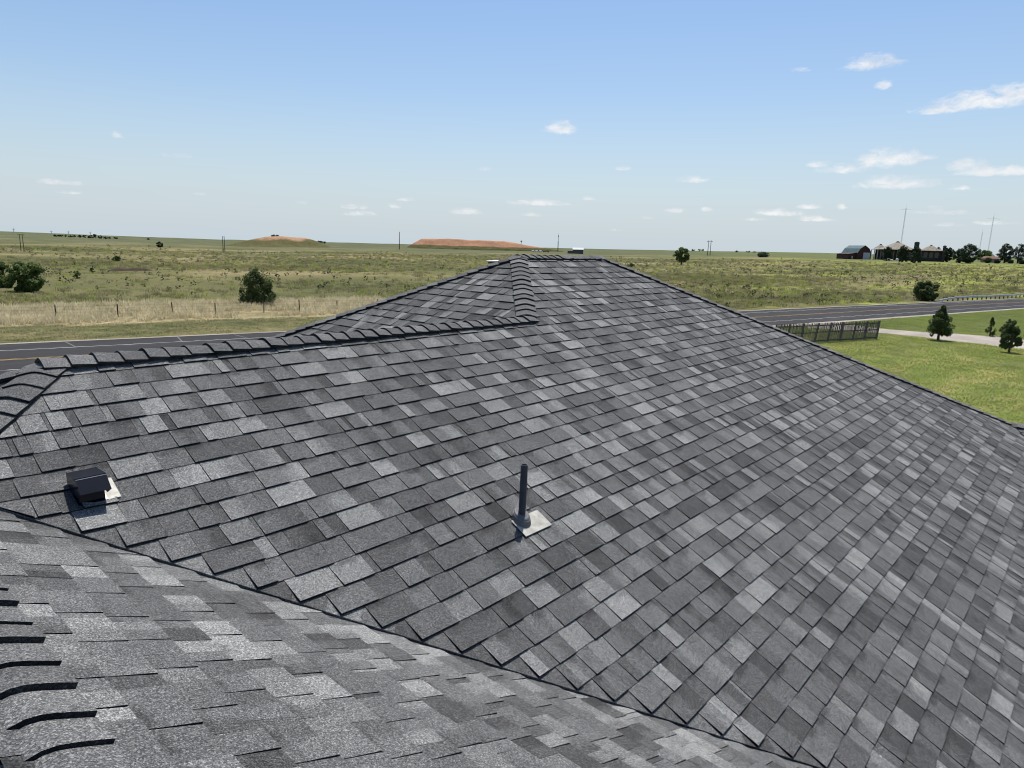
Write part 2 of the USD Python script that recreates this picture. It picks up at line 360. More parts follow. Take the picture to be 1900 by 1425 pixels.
def two_tone(name, stops, scale, stretch=(1, 1, 1), rot=0.0, fine=6.0, bump=.3, rough=.95, detail=6.0, fstops=((0.25, .75), (.75, 1.25))):
    n = {'g': ('geometry', {}), 'm': ('mapping', {'mapping_type': 'point', 'scale': stretch, 'rotation': (0, 0, rot)}),
         'n': ('noise_texture', {'scale': scale, 'detail': detail, 'roughness': .62}), 'n2': ('noise_texture', {'scale': fine, 'detail': 4.0, 'roughness': .7}),
         'r': ('rgb_ramp', {'ramp': list(stops)}), 'r2': ('rgb_ramp', {'ramp': [(a, (b, b, b)) for a, b in fstops]}),
         'x': ('mix_color', {'blend_type': 'multiply', 'fac': 1.0, 'use_clamp': False}), 'b': ('bump', {'strength': bump, 'distance': .03}),
         'p': ('principled_bsdf', {'roughness': rough, 'specular_ior_level': .12})}
    l = [('g.position', 'm.vector'), ('m.vector', 'n.vector'), ('g.position', 'n2.vector'), ('n.fac', 'r.fac'), ('n2.fac', 'r2.fac'), ('r.color', 'x.a'), ('r2.color', 'x.b'), ('x.result', 'p.base_color'),
         ('n2.fac', 'b.height'), ('b.normal', 'p.normal')]
    return usdkit.material(stage, '/World/Looks/' + name, n, l, surface='p.BSDF')


def ground_mesh():
    az = np.radians(np.concatenate([np.arange(-8, 92, .3), np.arange(92, 352, 3.0)]))
    rr = np.concatenate([[0.0], np.geomspace(3, 4800, 190)])
    A, R = np.meshgrid(az, rr, indexing='ij')
    x, y = R * np.cos(A), R * np.sin(A)
    v = np.stack([x, y, ground_z(x, y)], -1).reshape(-1, 3)
    n, k = len(az), len(rr)
    i, j = np.meshgrid(np.arange(n), np.arange(k - 1), indexing='ij')
    i2 = (i + 1) % n
    f = np.stack([i * k + j, i * k + j + 1, i2 * k + j + 1, i2 * k + j], -1).reshape(-1, 4)
    return v, f


M['prairie'] = ground_look()
tag(usdkit.mesh(stage, numbered('/World', 'ground'), ground_mesh(), M['prairie'], True).GetPrim(), 'rolling olive green prairie with tan and yellow green patches', kind='structure')


def sheet(name, pts, z, mat, label, kind='structure', step=4.0):
    """A flat sheet over a polygon of ground points."""
    from shapely.geometry import Polygon
    v, f = trimesh.creation.triangulate_polygon(Polygon(pts), engine='earcut')
    v = np.column_stack([v, np.full(len(v), z)])
    fn = np.cross(v[f[0][1]] - v[f[0][0]], v[f[0][2]] - v[f[0][0]])
    f = f if fn[2] > 0 else f[:, ::-1]
    return tag(usdkit.mesh(stage, numbered('/World', name), (v, f), mat).GetPrim(), label, kind=kind)


rng = np.random.default_rng(7)
M['lawn'] = two_tone('lawn_grass', [(.34, (.092, .125, .026)), (.48, (.135, .155, .036)), (.62, (.195, .180, .056))], .42, (.35, 1.3, 1.0), .45, 4.0, .4)
M['green_lawn'] = two_tone('watered_lawn', [(.32, (.062, .088, .016)), (.55, (.090, .114, .022)), (.72, (.120, .132, .034))], .22, (1, 1, 1), 0, 5.0, .4)
M['asphalt'] = two_tone('asphalt', [(.3, (.022, .0215, .022)), (.55, (.031, .030, .030)), (.75, (.044, .042, .041))], .6, (.12, 1.0, 1.0), .236, 40.0, .15, .88)
M['gravel'] = two_tone('pale_gravel', [(.3, (.20, .175, .15)), (.55, (.27, .24, .21)), (.75, (.32, .29, .255))], .35, (1, 1, 1), 0, 8.0, .5)
M['white_line'] = two_tone('worn_white_line', [(.36, (.10, .10, .10)), (.5, (.26, .26, .255)), (.7, (.36, .36, .35))], 1.5)
M['yellow_line'] = two_tone('worn_yellow_line', [(.36, (.10, .075, .045)), (.5, (.24, .16, .065)), (.7, (.30, .21, .085))], 1.5)
M['crack'] = look('crack_seal', (.14, .13, .125), .8)

lawn_pts = [road_xy(-60, -6.2), road_xy(178, -5.6), road_xy(178, -70), road_xy(-60, -70)]
sheet('lawn', lawn_pts, .006, M['lawn'], 'mown lawn with dry yellow streaks round the house')
DRIVE_FAR = [(80.0, 28.6), (79.6, 24.6), (74.5, 20.4), (72.8, 18.0), (72.1, 15.4), (72.7, 12.5), (74.0, 10.5), (74.5, 8.3), (74.9, 6.9), (74.1, 5.1), (73.5, -12.0)]
DRIVE_NEAR = [(66.0, -12.0), (66.3, 4.5), (66.2, 5.9), (67.1, 7.4), (67.1, 9.4), (68.0, 11.8), (68.0, 14.5), (67.5, 16.6), (67.0, 18.4), (66.5, 21.1), (66.5, 24.2), (66.0, 31.6)]
strip = [p for p in DRIVE_FAR[1:]] + [(120, -12), tuple(road_xy(178, -30)), tuple(road_xy(178, -6.0)), tuple(road_xy(100, -6.3)), tuple(road_xy(72, -6.5))]
sheet('lawn', strip, .010, M['green_lawn'], 'bright green grass between the driveway and the road')
sheet('driveway', DRIVE_FAR + DRIVE_NEAR, .0130, M['gravel'], 'pale gravel driveway curving past the lawn')


def edge(s0, s1, d0, d1, wob, n):
    return [tuple(road_xy(s, d0 + (d1 - d0) * (s - s0) / (s1 - s0) + wob * rng.normal())) for s in np.linspace(s0, s1, n)]


sheet('road_verge', edge(-60, 178, 7.4, 4.6, .06, 60) + edge(178, -60, -6.5, -6.9, .08, 60), .0155, M['gravel'], 'thin pale gravel edge along the road')
sheet('road', edge(-60, 178, 6.95, 4.2, .03, 60) + edge(178, -60, -5.75, -6.1, .04, 60), .018, M['asphalt'], 'dark asphalt two-lane road crossing behind the house')
for d, w, name, lab in ((3.5, .15, 'white_line', 'white edge line on the far side of the road'), (-3.45, .15, 'white_line', 'white edge line on the near side of the road'),
                        (.10, .12, 'yellow_line', 'far stripe of the double yellow centre line'), (-.14, .12, 'yellow_line', 'near stripe of the double yellow centre line')):
    pts = [tuple(road_xy(s, d - w / 2)) for s in np.linspace(-60, 178, 40)] + [tuple(road_xy(s, d + w / 2)) for s in np.linspace(178, -60, 40)]
    sheet('road_marking', pts, .023, M[name], lab)
cr = MB()
for s in np.arange(-30, 120, 5.2):
    s += rng.uniform(-1.2, 1.2)
    o = rng.uniform(-.5, .5)
    a, b = road_xy(s, 3.7), road_xy(s + o, 6.6 - (s + 60) * .0105)
    cr.bar((*a, .021), (*b, .021), .07, .004)
tag(cr.build('road_joint', M['crack']), 'pale sealed joints across the far shoulder of the road', kind='stuff')

# ------------------------------------------------------------------ red earth mounds on the skyline
def hill(name, label, a, b, depth, prof, slope, mats, seed):
    """A long heap from a to b: prof gives (position 0..1, height); its sides fall away at 'slope' per metre."""
    a, b = np.array(a, float), np.array(b, float)
    L = np.linalg.norm(b - a)
    t = (b - a) / L
    nrm = np.array([-t[1], t[0]])
    if nrm @ (a + b) > 0:
        nrm = -nrm                                   # towards the house
    U, V = np.meshgrid(np.linspace(0, 1, 120), np.linspace(-1, 1, 40), indexing='ij')
    xy = a + t * (U * L)[..., None] + nrm * (V * depth)[..., None]
    h = np.interp(U, *zip(*prof))
    p3 = np.stack([xy[..., 0], xy[..., 1], 0 * U], -1)
    h = h * (1 + .16 * (meshkit.fbm(p3 / 14.0, 3, seed) - .5)) + 0
    rag = depth * (.16 * (meshkit.fbm(p3 / 9.0, 3, seed + 4) - .5))
    side = np.clip((1 - np.abs(V)) * depth + rag, 0, None) * slope
    z = np.minimum(h, side)
    base = ground_z(xy[..., 0], xy[..., 1])
    rim = (np.abs(V) > .97) | (U < .005) | (U > .995)
    z = base + np.where(rim, -1.5, z - .3)
    v = np.stack([xy[..., 0], xy[..., 1], z], -1).reshape(-1, 3)
    i, j = np.meshgrid(np.arange(119), np.arange(39), indexing='ij')
    f = np.stack([i * 40 + j, (i + 1) * 40 + j, (i + 1) * 40 + j + 1, i * 40 + j + 1], -1).reshape(-1, 4)
    if np.cross(np.append(t, 0), np.append(nrm, 0))[2] < 0:
        f = f[:, ::-1]
    return tag(usdkit.mesh(stage, numbered('/World', name), (v, f), mats, 50).GetPrim(), label, kind='structure')



def mound_look(name, amp, lo, hi, red):
    """Grass on the flanks, bare red earth above."""
    n = {'g': ('geometry', {}), 'x': ('separate_xyz', {}), 'n': ('noise_texture', {'scale': .06, 'detail': 6.0, 'roughness': .65}), 'n2': ('noise_texture', {'scale': .9, 'detail': 4.0}),
         'a': ('math', {'math_type': 'multiply_add', 'value2': amp}), 'm': ('map_range', {'range_type': 'smoothstep', 'from_min': lo, 'from_max': hi, 'to_min': 0.0, 'to_max': 1.0, 'clamp': True}),
         'c': ('mix_color', {'a': (.088, .082, .036), 'b': red}), 'r': ('rgb_ramp', {'ramp': [(.3, (.7, .7, .7)), (.7, (1.25, 1.25, 1.25))]}),
         'f': ('mix_color', {'blend_type': 'multiply', 'fac': 1.0, 'use_clamp': False}), 'p': ('principled_bsdf', {'roughness': 1.0, 'specular_ior_level': .05})}
    l = [('g.position', 'x.vector'), ('g.position', 'n.vector'), ('g.position', 'n2.vector'), ('n.fac', 'a.value1'), ('x.z', 'a.value3'), ('a.value', 'm.value'), ('m.result', 'c.fac'),
         ('n2.fac', 'r.fac'), ('c.result', 'f.a'), ('r.color', 'f.b'), ('f.result', 'p.base_color')]
    return usdkit.material(stage, '/World/Looks/' + name, n, l, surface='p.BSDF')


M['grassy_earth'] = mound_look('grassy_red_earth', 13.0, 11.5, 15.0, (.30, .185, .115))
M['red_earth'] = mound_look('red_earth_over_grass', 4.0, 6.6, 7.6, (.31, .172, .105))
hill('hill', 'low grassy mound with a bare red earth top on the skyline', (347, 744), (447, 688), 45, [(0, 0), (.12, 3.5), (.26, 8.0), (.40, 11.4), (.56, 12.7), (.78, 12.0), (.86, 9.5), (.93, 6.0), (1, 1.5)], .42, M['grassy_earth'], 3)
hill('hill', 'long flat-topped stockpile of bare red earth on the skyline', (636, 772), (792, 610), 30, [(0, 1.0), (.085, 14.2), (.3, 14.6), (.62, 13.4), (.72, 10.0), (1, .8)], .75, M['red_earth'], 8)

# ------------------------------------------------------------------ the house: hipped roof of laid shingles
PITCH_T = .5068                                 # rise per metre of run
EXPO = .143                                     # visible height of a course along the slope
CRS = EXPO / math.hypot(1, PITCH_T)             # ... and its run
Y1, XC, Y2, XR2, Z0 = 4.265, 5.012, 5.412, 7.895, -2.8591 + EYE
XR1 = XC + (Y2 - Y1)
XL = 1.002                                       # left end of the lower ridge
VAL = 3.896                                     # the valley in the foreground lies on x + y = VAL
Z4 = -.8845 + EYE
XN = .245                                       # the ridge at the camera's feet
S_END = 4.56                                    # run of the far right hip
XE, YE = XR2 + S_END, Y2 - S_END
ZR, ZT = Z0 + PITCH_T * Y1, Z0 + PITCH_T * Y2
house = thing('house', 'house under a grey hipped roof of asphalt shingles filling the foreground', 'house', (0, 0, 0))
F1, F2, F3, F4 = (lambda x, y: Z0 + PITCH_T * y), None, (lambda x, y: ZT + PITCH_T * (x - XR1)), (lambda x, y: Z4 - PITCH_T * x)
F5 = lambda x, y: (ZT - PITCH_T * S_END) + PITCH_T * (x - XE)
SINK = .012


def poly_deck(pts, fn, mat='deck', name='roof', label=None):
    v = np.array([(x, y, fn(x, y) - SINK) for x, y in pts])
    f = [[0, i, i + 1] for i in range(1, len(v) - 1)]
    n = np.cross(v[1] - v[0], v[2] - v[0])
    if n[2] < 0:
        f = [x[::-1] for x in f]
    p = usdkit.mesh(stage, numbered(house, name), (v, np.array(f)), M[mat]).GetPrim()
    if label:
        p.SetCustomDataByKey('label', label)
    return p.GetPath().pathString


def shown_size(c, w, nrm):
    d = c - np.array([0, 0, EYE])
    dist = np.linalg.norm(d)
    x, y, z = d @ RIGHT, d @ UP, d @ FWD
    if z < .2 or abs(x / z) > .80 or abs(y / z) > .60:
        return 0.0
    return w * EXPO * abs(nrm @ d) / dist ** 3


pieces = []                                     # (size in view, vertices, faces, tone, roof path)


def lay(roof, fn, along, up, b0, n_courses, a_min, a_max, a_origin=0.0, seed=0, cut=None, tooth_start=False, low=.0058):
    """Courses of shingles on a roof plane. along/up: unit plan vectors along a course and up the slope; b0: run of the lowest butt;
    a_min(b), a_max(b): the plane's limits along a course at run b."""
    r = np.random.default_rng(seed)
    along, up = np.array(along, float), np.array(up, float)
    nrm = np.array([-PITCH_T * up[0], -PITCH_T * up[1], 1.0])
    nrm /= np.linalg.norm(nrm)
    for k in range(n_courses):
        b = b0 + k * CRS
        lo, hi = a_min(b), a_max(b)
        if not tooth_start:
            lo = min(lo, a_min(b + CRS))
            hi = max(hi, a_max(b + CRS))
            lo -= .05
            hi += .05
        a = lo if tooth_start else lo - r.uniform(0, .3)
        tooth = True
        shade = r.uniform(-.05, .05)
        wave = r.uniform(0, 6.28)
        while a < hi:
            u = r.random()
            if tooth:
                w = r.uniform(.09, .25) if u > .12 else r.uniform(.045, .09)
            else:
                w = r.uniform(.06, .18) if u > .25 else r.uniform(.016, .05)
            if r.random() < .12:
                shade = r.uniform(-.07, .07)
            v = r.random()
            if tooth:
                tone = .46 + .08 * r.normal() if v < .62 else (.80 + .08 * r.normal() if v < .81 else .26 + .08 * r.normal())
            else:
                tone = .38 + .09 * r.normal() if v < .52 else (.19 + .06 * r.normal() if v < .78 else .76 + .10 * r.normal())
            tone = float(np.clip(.10 + .9 * (tone + shade), .12, 1.0))
            hb = (.0122 if tooth else low) + r.uniform(-.0008, .0012)
            bj = r.uniform(-.002, .002) + .0022 * math.sin(a * 2.1 + wave)
            gap = .0030
            cols = np.array([0, .36, .60, 1.0]) * (w - gap) + a
            rows = np.array([bj, CRS * .62, CRS * .84, CRS + .012]) + b
            tn = np.full((4, 4), tone)
            if w > .10 and r.random() < .34:                    # two blended tones on one piece
                other = float(np.clip(tone + r.choice([-.22, .20]), .02, 1))
                tn[2:, :] = other
            if r.random() < .45:                                # the printed dark band under the course above
                tn[:, 3] -= r.uniform(.12, .34)
                c0 = r.integers(0, 3)
                tn[c0:c0 + 2, 2] -= r.uniform(.1, .34)
            tn = np.clip(tn, .12, 1)
            A = np.repeat(cols[:, None], 4, 1)
            for j in range(4):
                if not (tooth_start and j < 1):
                    A[:, j] = np.clip(A[:, j], a_min(rows[j]) if not tooth_start else -1e9, a_max(rows[j]))
            B = np.repeat(rows[None, :], 4, 0)
            a += w
            tooth = not tooth
            if cut is not None:
                A, B = cut(A, B)
                if B[:, -1].max() - B[:, 0].min() < .004:
                    continue
            if A[-1].max() - A[0].min() < .004 or (A[-1] - A[0]).max() < .004:
                continue
            frac = np.clip((B - b) / CRS, 0, 1)
            H = .0015 + (hb - .0015) * (1 - frac)
            X = along[0] * A + up[0] * B
            Y = along[1] * A + up[1] * B
            if roof == front:                                   # riding up over the shingles laid along the valley
                H = H + .026 * np.clip(1 - (X + Y - VAL) / math.sqrt(2) / .26, 0, 1)
            Z = fn(X, Y)
            P = np.stack([X, Y, Z], -1)
            top = (P + nrm * H[..., None]).reshape(-1, 3)
            bot = P - nrm * (SINK + .001)
            ring = [(i, 0) for i in range(4)] + [(3, j) for j in range(1, 4)] + [(i, 3) for i in (2, 1, 0)] + [(0, j) for j in (2, 1)]
            ring = ring[:10]                                    # butt, right side, (upper edge is under the next course), left side
            seq = [(0, 3), (0, 2), (0, 1), (0, 0), (1, 0), (2, 0), (3, 0), (3, 1), (3, 2), (3, 3)]
            tops = np.array([i * 4 + j for i, j in seq])
            side_top = top[tops]
            side_bot = np.array([bot[i, j] for i, j in seq])
            vv = np.vstack([top, side_top, side_bot])
            ff = []
            for i in range(3):
                for j in range(3):
                    p0, p1, p2, p3 = i * 4 + j, (i + 1) * 4 + j, (i + 1) * 4 + j + 1, i * 4 + j + 1
                    ff += [[p0, p1, p2], [p0, p2, p3]]
            for q in range(len(seq) - 1):
                t0, t1, b0_, b1_ = 16 + q, 17 + q, 26 + q, 27 + q
                ff += [[t0, b0_, b1_], [t0, b1_, t1]]
            ff = np.array(ff)
            if np.cross(np.append(along, 0), np.append(up, 0))[2] < 0:
                ff = ff[:, ::-1]
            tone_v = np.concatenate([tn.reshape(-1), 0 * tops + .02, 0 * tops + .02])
            pieces.append((shown_size(P.reshape(-1, 3).mean(0), w, nrm), vv, ff, tone_v, roof))


# --- the big slope facing the camera's right
yb = 3.2489 - 47 * CRS
front = poly_deck([(XC, Y1), (XR1, Y2), (XR2, Y2), (XE, YE), (XE - (YE - yb), yb), (VAL - yb, yb), (VAL - 3.4, 3.4), (XL - .78, Y1 - .78), (XL, Y1)], F1)


def f1_min(b):
    if b > Y1:
        return XC + (b - Y1)
    h = XL - (Y1 - b)
    return max(h, VAL - b - .001)


def f1_max(b):
    return XR2 + (Y2 - b) if b > YE else XE - (YE - b)


def f1_cut(A, B):
    if A.mean() < XC - .02 and B.mean() < Y1:
        B = np.minimum(B, Y1)
    return A, B


def lay_front():
    # square-ended courses step down the valley; higher up they are cut by the hips
    lay(front, F1, (1, 0), (0, 1), yb, 47 + 0, lambda b: VAL - (yb + round((b - yb) / CRS) * CRS), f1_max, seed=11, tooth_start=True)
    lay(front, F1, (1, 0), (0, 1), 3.2489, 17, f1_min, f1_max, seed=12, cut=f1_cut)


lay_front()
# --- the hip end facing left, and the foreground slope
hipend = poly_deck([(XR1, Y2), (XC, Y1), (XC - 4.2, Y1 + 4.2), (XR1 - 4.2, Y2 + 4.2)], F3)
x3 = XC - 5 * CRS - .03 - 24 * CRS
lay(hipend, F3, (0, -1), (1, 0), x3, 39, lambda b: -(Y2 + (XR1 - b)), lambda b: -max(Y1 + (XC - b), Y1) if b < XC else -(Y1 + (b - XC)), seed=21)
near = poly_deck([(XN, VAL - XN), (XN, -2.4), (VAL + 2.4, -2.4)], F4)


def f4_end(b):                                   # run b is measured up the slope, towards -x
    return VAL + b


lay(near, F4, (0, 1), (-1, 0), -(XN + 38 * CRS) + .05, 38, lambda b: -2.2, lambda b: VAL + b - .004, seed=31, low=.0092)
lay(poly_deck([(XL, Y1), (XL - 4.2, Y1 + 4.2), (XL - 4.2, Y1 - .78), (XL - .78, Y1 - .78)], lambda x, y: ZR + PITCH_T * (x - XL)), lambda x, y: ZR + PITCH_T * (x - XL), (0, -1), (1, 0), XL - 12 * CRS - .03, 12,
    lambda b: -(Y1 + (XL - b)), lambda b: -(Y1 - (XL - b)), seed=45)
# --- the slope beyond the far right hip, and the unseen slopes
right = poly_deck([(XE, YE), (XE - (YE - yb), yb), (XE, yb)], F5)
lay(right, F5, (0, -1), (1, 0), XE - 14 * CRS - .03, 14, lambda b: -(YE - (XE - b)), lambda b: 1.4, seed=41)
zb1 = lambda x, y: ZR - PITCH_T * (y - Y1)
zb2 = lambda x, y: ZT - PITCH_T * (y - Y2)
zl = lambda x, y: ZR + PITCH_T * (x - XL)
poly_deck([(XL, Y1), (XC, Y1), (XC - 4.2, Y1 + 4.2), (XL - 4.2, Y1 + 4.2)], zb1)
poly_deck([(XR1, Y2), (XR1 - 4.2, Y2 + 4.2), (XR2 + 4.2, Y2 + 4.2), (XR2, Y2)], zb2)
poly_deck([(XR2, Y2), (XR2 + 4.2, Y2 + 4.2), (XR2 + 4.2, Y2 - 4.2)], lambda x, y: ZT - PITCH_T * (x - XR2))
poly_deck([(XN, VAL - XN), (XN, -2.4), (XN - 3.2, -2.4), (XN - 3.2, VAL - XN)], lambda x, y: F4(XN, 0) - PITCH_T * (XN - x))
poly_deck([(XE, YE), (XE + 3.0, YE), (XE + 3.0, yb), (XE, yb)], lambda x, y: (ZT - PITCH_T * S_END) - PITCH_T * (x - XE))

# --- shingles laid along the valley, their edge on the valley line
vdir = np.array([1, -1, 0]) / math.sqrt(2)
q = np.random.default_rng(5)
for k in range(14):
    a = k * .92 - .3
    L = .918
    c0 = np.array([0.30, VAL - .30]) + vdir[:2] * a
    quad = []
    for dv, off in ((0, -.012), (L, -.012), (L, .22), (0, .22)):
        p = c0 + vdir[:2] * dv + np.array([1, 1]) / math.sqrt(2) * off
        quad.append(p)
    # tones in blocks along the piece
    nb = 6
    tb = [np.array([(1 - s) * quad[0] + s * quad[1], (1 - s) * quad[3] + s * quad[2]]) for s in np.linspace(0, 1, nb + 1)]
    vv, ff, tt = [], [], []
    for i in range(nb):
        tone = float(np.clip(.50 + .16 * q.normal(), .1, .95))
        base = len(vv)
        for (ia, ib) in ((i, 0), (i + 1, 0), (i + 1, 1), (i, 1)):
            x, y = tb[ia][ib]
            vv.append((x, y, F1(x, y) + (.028 if ib == 0 else .004)))
            tt.append(tone)
        for ia in (i, i + 1):
            x, y = tb[ia][0]
            vv.append((x, y, F1(x, y) + .004))
            tt.append(.02)
        ff += [[base, base + 1, base + 2], [base, base + 2, base + 3], [base + 4, base + 5, base + 1], [base + 4, base + 1, base]]
    P = np.array(vv)
    pieces.append((shown_size(P.mean(0), .3, np.array([0, -.45, .89])), P, np.array(ff), np.array(tt), front))

pieces.sort(key=lambda p: -p[0])
field = MB()
for i, (size, v, f, tone, roof) in enumerate(pieces):
    if i < 300:
        b = MB().add(v, f, tone)
        b.build('shingle', M['shingle'], roof)
    else:
        field.add(v, f, tone)
tag(field.build('shingle_field', M['shingle'], house), kind='stuff')


# --- ridge and hip caps: bent pieces with a thick butt
def caps(p, d, length, left, rt, n_half=None, expo=.1285, half=.104, seed=0, flip=False, hb=.021, first=0.0):
    """Caps from p along the unit direction d; butts face -d. left/rt: unit vectors down both sides."""
    p, d, left, rt = (np.array(x, float) for x in (p, d, left, rt))
    e1, e2 = (rt - left) / 2, (rt + left) / 2
    r = np.random.default_rng(seed)
    n = int(round(length / expo))
    W = np.linspace(-half, half, 13)
    R = .030
    S = np.sqrt(W * W + R * R) - R
    dS = W / np.sqrt(W * W + R * R)
    curve = e1 * W[:, None] + e2 * S[:, None]
    tan = e1 + e2 * dS[:, None]
    nor = np.cross(d, tan)
    nor /= np.linalg.norm(nor, axis=1, keepdims=True)
    if nor[6][2] < 0:
        nor = -nor
    for k in range(n):
        jit = r.normal(0, .005)
        yaw = r.normal(0, .022)
        s0, s1 = first + k * expo + jit, first + k * expo + expo + .03
        th = hb + r.uniform(-.004, .003)
        tone = float(np.clip((.52 + .09 * r.normal()), .3, .8))
        rows = []
        for s, h in ((s0, th), (s0 + .015, th * .97), (s0 + expo * .6, th * .62), (s1, th * .22)):
            rows.append(p + d * s + curve + nor * (h + .006) + d * (yaw * W)[:, None])
        low = [p + d * s + curve + nor * h + d * (yaw * W)[:, None] for s, h in ((s0, .0035), (s0 + .015, .0035), (s0 + expo * .6, .002), (s1, -.002))]
        m = MB()
        top = np.vstack(rows)
        c = 13
        f = [[i * c + j, i * c + j + 1, (i + 1) * c + j + 1, (i + 1) * c + j] for i in range(3) for j in range(c - 1)]
        nn = np.cross(top[1] - top[0], top[c] - top[0])
        out = nn @ nor[0] > 0
        fx = lambda q_: [x if out else x[::-1] for x in q_]
        m.add(top, fx(f), tone)
        butt = np.vstack([low[0], rows[0]])
        m.add(butt, fx([[j, j + 1, c + j + 1, c + j] for j in range(c - 1)]), .03)
        for e, rev in ((0, False), (c - 1, True)):
            sd = np.vstack([[x[e] for x in low], [x[e] for x in rows]])
            g = [[i, i + 1, 5 + i, 4 + i] for i in range(3)]
            g = [x[::-1] for x in g] if rev == out else g
            m.add(sd, g, .05)
        m.build('ridge_cap', M['shingle'], house)


def unit(v):
    v = np.array(v, float)
    return v / np.linalg.norm(v)


DN = {'+x': unit((1, 0, -PITCH_T)), '-x': unit((-1, 0, -PITCH_T)), '+y': unit((0, 1, -PITCH_T)), '-y': unit((0, -1, -PITCH_T))}
NRM = {'+x': unit((PITCH_T, 0, 1)), '-x': unit((-PITCH_T, 0, 1)), '+y': unit((0, PITCH_T, 1)), '-y': unit((0, -PITCH_T, 1))}


def hip_caps(top, sx, sy, run, seed, **kw):
    """Caps up a hip that descends from 'top' towards (sx, sy); butts face downhill."""
    down = unit((sx, sy, -PITCH_T))
    L = run * math.sqrt(2 + PITCH_T ** 2)
    n = int(L / .1285)
    start = np.array(top, float) + down * n * .1285
    fx, fy = ('+x' if sx > 0 else '-x'), ('+y' if sy > 0 else '-y')
    hipd = down
    a = unit(np.cross(NRM[fx], hipd))
    b = unit(np.cross(NRM[fy], hipd))
    a = a if a[2] < 0 else -a
    b = b if b[2] < 0 else -b
    caps(start, -down, n * .1285, a, b, seed=seed, **kw)


caps((XL - .05, Y1, ZR + .006), (1, 0, 0), XC - XL + .06, DN['+y'], DN['-y'], seed=51)
hip_caps((XR1, Y2, ZT), -1, -1, Y2 - Y1 + .05, 52)
half_ridge = (XR2 - XR1) / 2
caps((XR1 - .02, Y2, ZT), (1, 0, 0), half_ridge, DN['+y'], DN['-y'], seed=53)
caps((XR2 + .02, Y2, ZT), (-1, 0, 0), half_ridge, DN['-y'], DN['+y'], seed=54)
hip_caps((XR2, Y2, ZT), 1, -1, S_END, 55)
hip_caps((XR1, Y2, ZT), -1, 1, 4.2, 56)
hip_caps((XL, Y1, ZR), -1, -1, .74, 57)
hip_caps((XL, Y1, ZR), -1, 1, 2.0, 58)
caps((XN, -1.30, F4(XN, 0)), (0, 1, 0), 4.4, DN['-x'], DN['+x'], seed=59, half=.130)
caps((XE, YE + .02, ZT - PITCH_T * S_END), (0, -1, 0), 2.3, DN['+x'], DN['-x'], seed=60)

# --- walls under the eaves, out of sight from the roof
wl = MB()
for (xa, xb, ya, yb_) in ((XL - 3.2, XR2 + 3.2, 0.4, Y1 + 3.0), (XN - 2.4, VAL + 1.6, -2.0, 1.2)):
    top = EYE - 3.6
    wl.box(((xa + xb) / 2, (ya + yb_) / 2, top / 2), (xb - xa, yb_ - ya, top))
wl.build('wall', M['wall'], house)

# ------------------------------------------------------------------ things standing on the roof
vx0, vx1 = .810, .932
vent = thing('exhaust_vent', 'black metal hooded exhaust vent standing on the shingles near the valley', 'roof vent', (0, 0, 0))


def quad_box(name, pts_low, pts_high, mat, parent, bev=0):
    pts = np.array(list(pts_low) + list(pts_high), float)
    h = trimesh.convex.convex_hull(pts)
    return usdkit.mesh(stage, numbered(parent, name), h, mat).GetPrim()


E_ = EYE
hood = [(y, z) for y, z in ((3.402, -1.062 + E_), (3.263, -1.068 + E_), (3.210, -1.121 + E_))]
th = .004
m = MB()
# top plate, sloping front, two cheeks (cut to the same outline)
m.bar((vx0, 3.333, -1.065 + E_), (vx1, 3.333, -1.065 + E_), .139, th, up=(0, .05, 1))
fr_a, fr_b = np.array([0, 3.263, -1.068 + E_]), np.array([0, 3.210, -1.121 + E_])
mid = (fr_a + fr_b) / 2
m.bar(mid + (vx0, 0, 0), mid + (vx1, 0, 0), .075, th, up=(0, -.7, .7))
m.build('hood', M['black_metal'], vent)
MB().tube([(vx0, 3.263, -1.0655 + E_), (vx1, 3.263, -1.0655 + E_)], .0018, 6).build('edge_highlight', look('painted_highlight', (.30, .32, .36), .4, vary=.3, scale=60), vent)  # pale tube added as a painted highlight where hood top meets front
for xs in (vx0, vx1):
    s = .002 if xs == vx0 else -.002
    cheek = [(y, z) for y, z in ((3.402, -1.064 + E_), (3.263, -1.070 + E_), (3.211, -1.122 + E_), (3.262, -1.150 + E_), (3.400, -1.130 + E_))]
    pts = [(xs + o, y, z) for o in (s - .0015, s + .0015) for y, z in cheek]
    usdkit.mesh(stage, numbered(vent, 'cheek'), trimesh.convex.convex_hull(np.array(pts)), M['black_metal'])
nk = [(x, y) for x in (vx0 + .010, vx1 - .010) for y in (3.275, 3.390)]
quad_box('neck', [(x, y, F1(x, y) - .005) for x, y in nk], [(x, y, -1.10 + E_) for x, y in nk], M['black_metal'], vent)
lip = [(x, y) for x in (vx0 + .002, vx1 - .002) for y in (3.262, 3.398)]
quad_box('collar', [(x, y, F1(x, y) + .004) for x, y in lip], [(x, y, F1(x, y) + .022) for x, y in lip], M['black_metal'], vent)


def plate(name, x0, x1, y0, y1, mat, parent, lift=.015, th=.003):
    z = lambda x, y, k: F1(x, y) + lift + k
    low = [(x, y, z(x, y, 0)) for x in (x0, x1) for y in (y0, y1)]
    high = [(x, y, z(x, y, th)) for x in (x0, x1) for y in (y0, y1)]
    return quad_box(name, low, high, mat, parent)


plate('base_flashing', .828, .985, 3.266, 3.385, M['galv'], vent, lift=.0145)
m = MB()
for xx, yy in ((.965, 3.272), (.955, 3.372)):
    m.tube([(xx, yy, F1(xx, yy) + .012), (xx, yy, F1(xx, yy) + .018)], [.006, .005], 8)
m.build('nail_heads', M['steel'], vent)

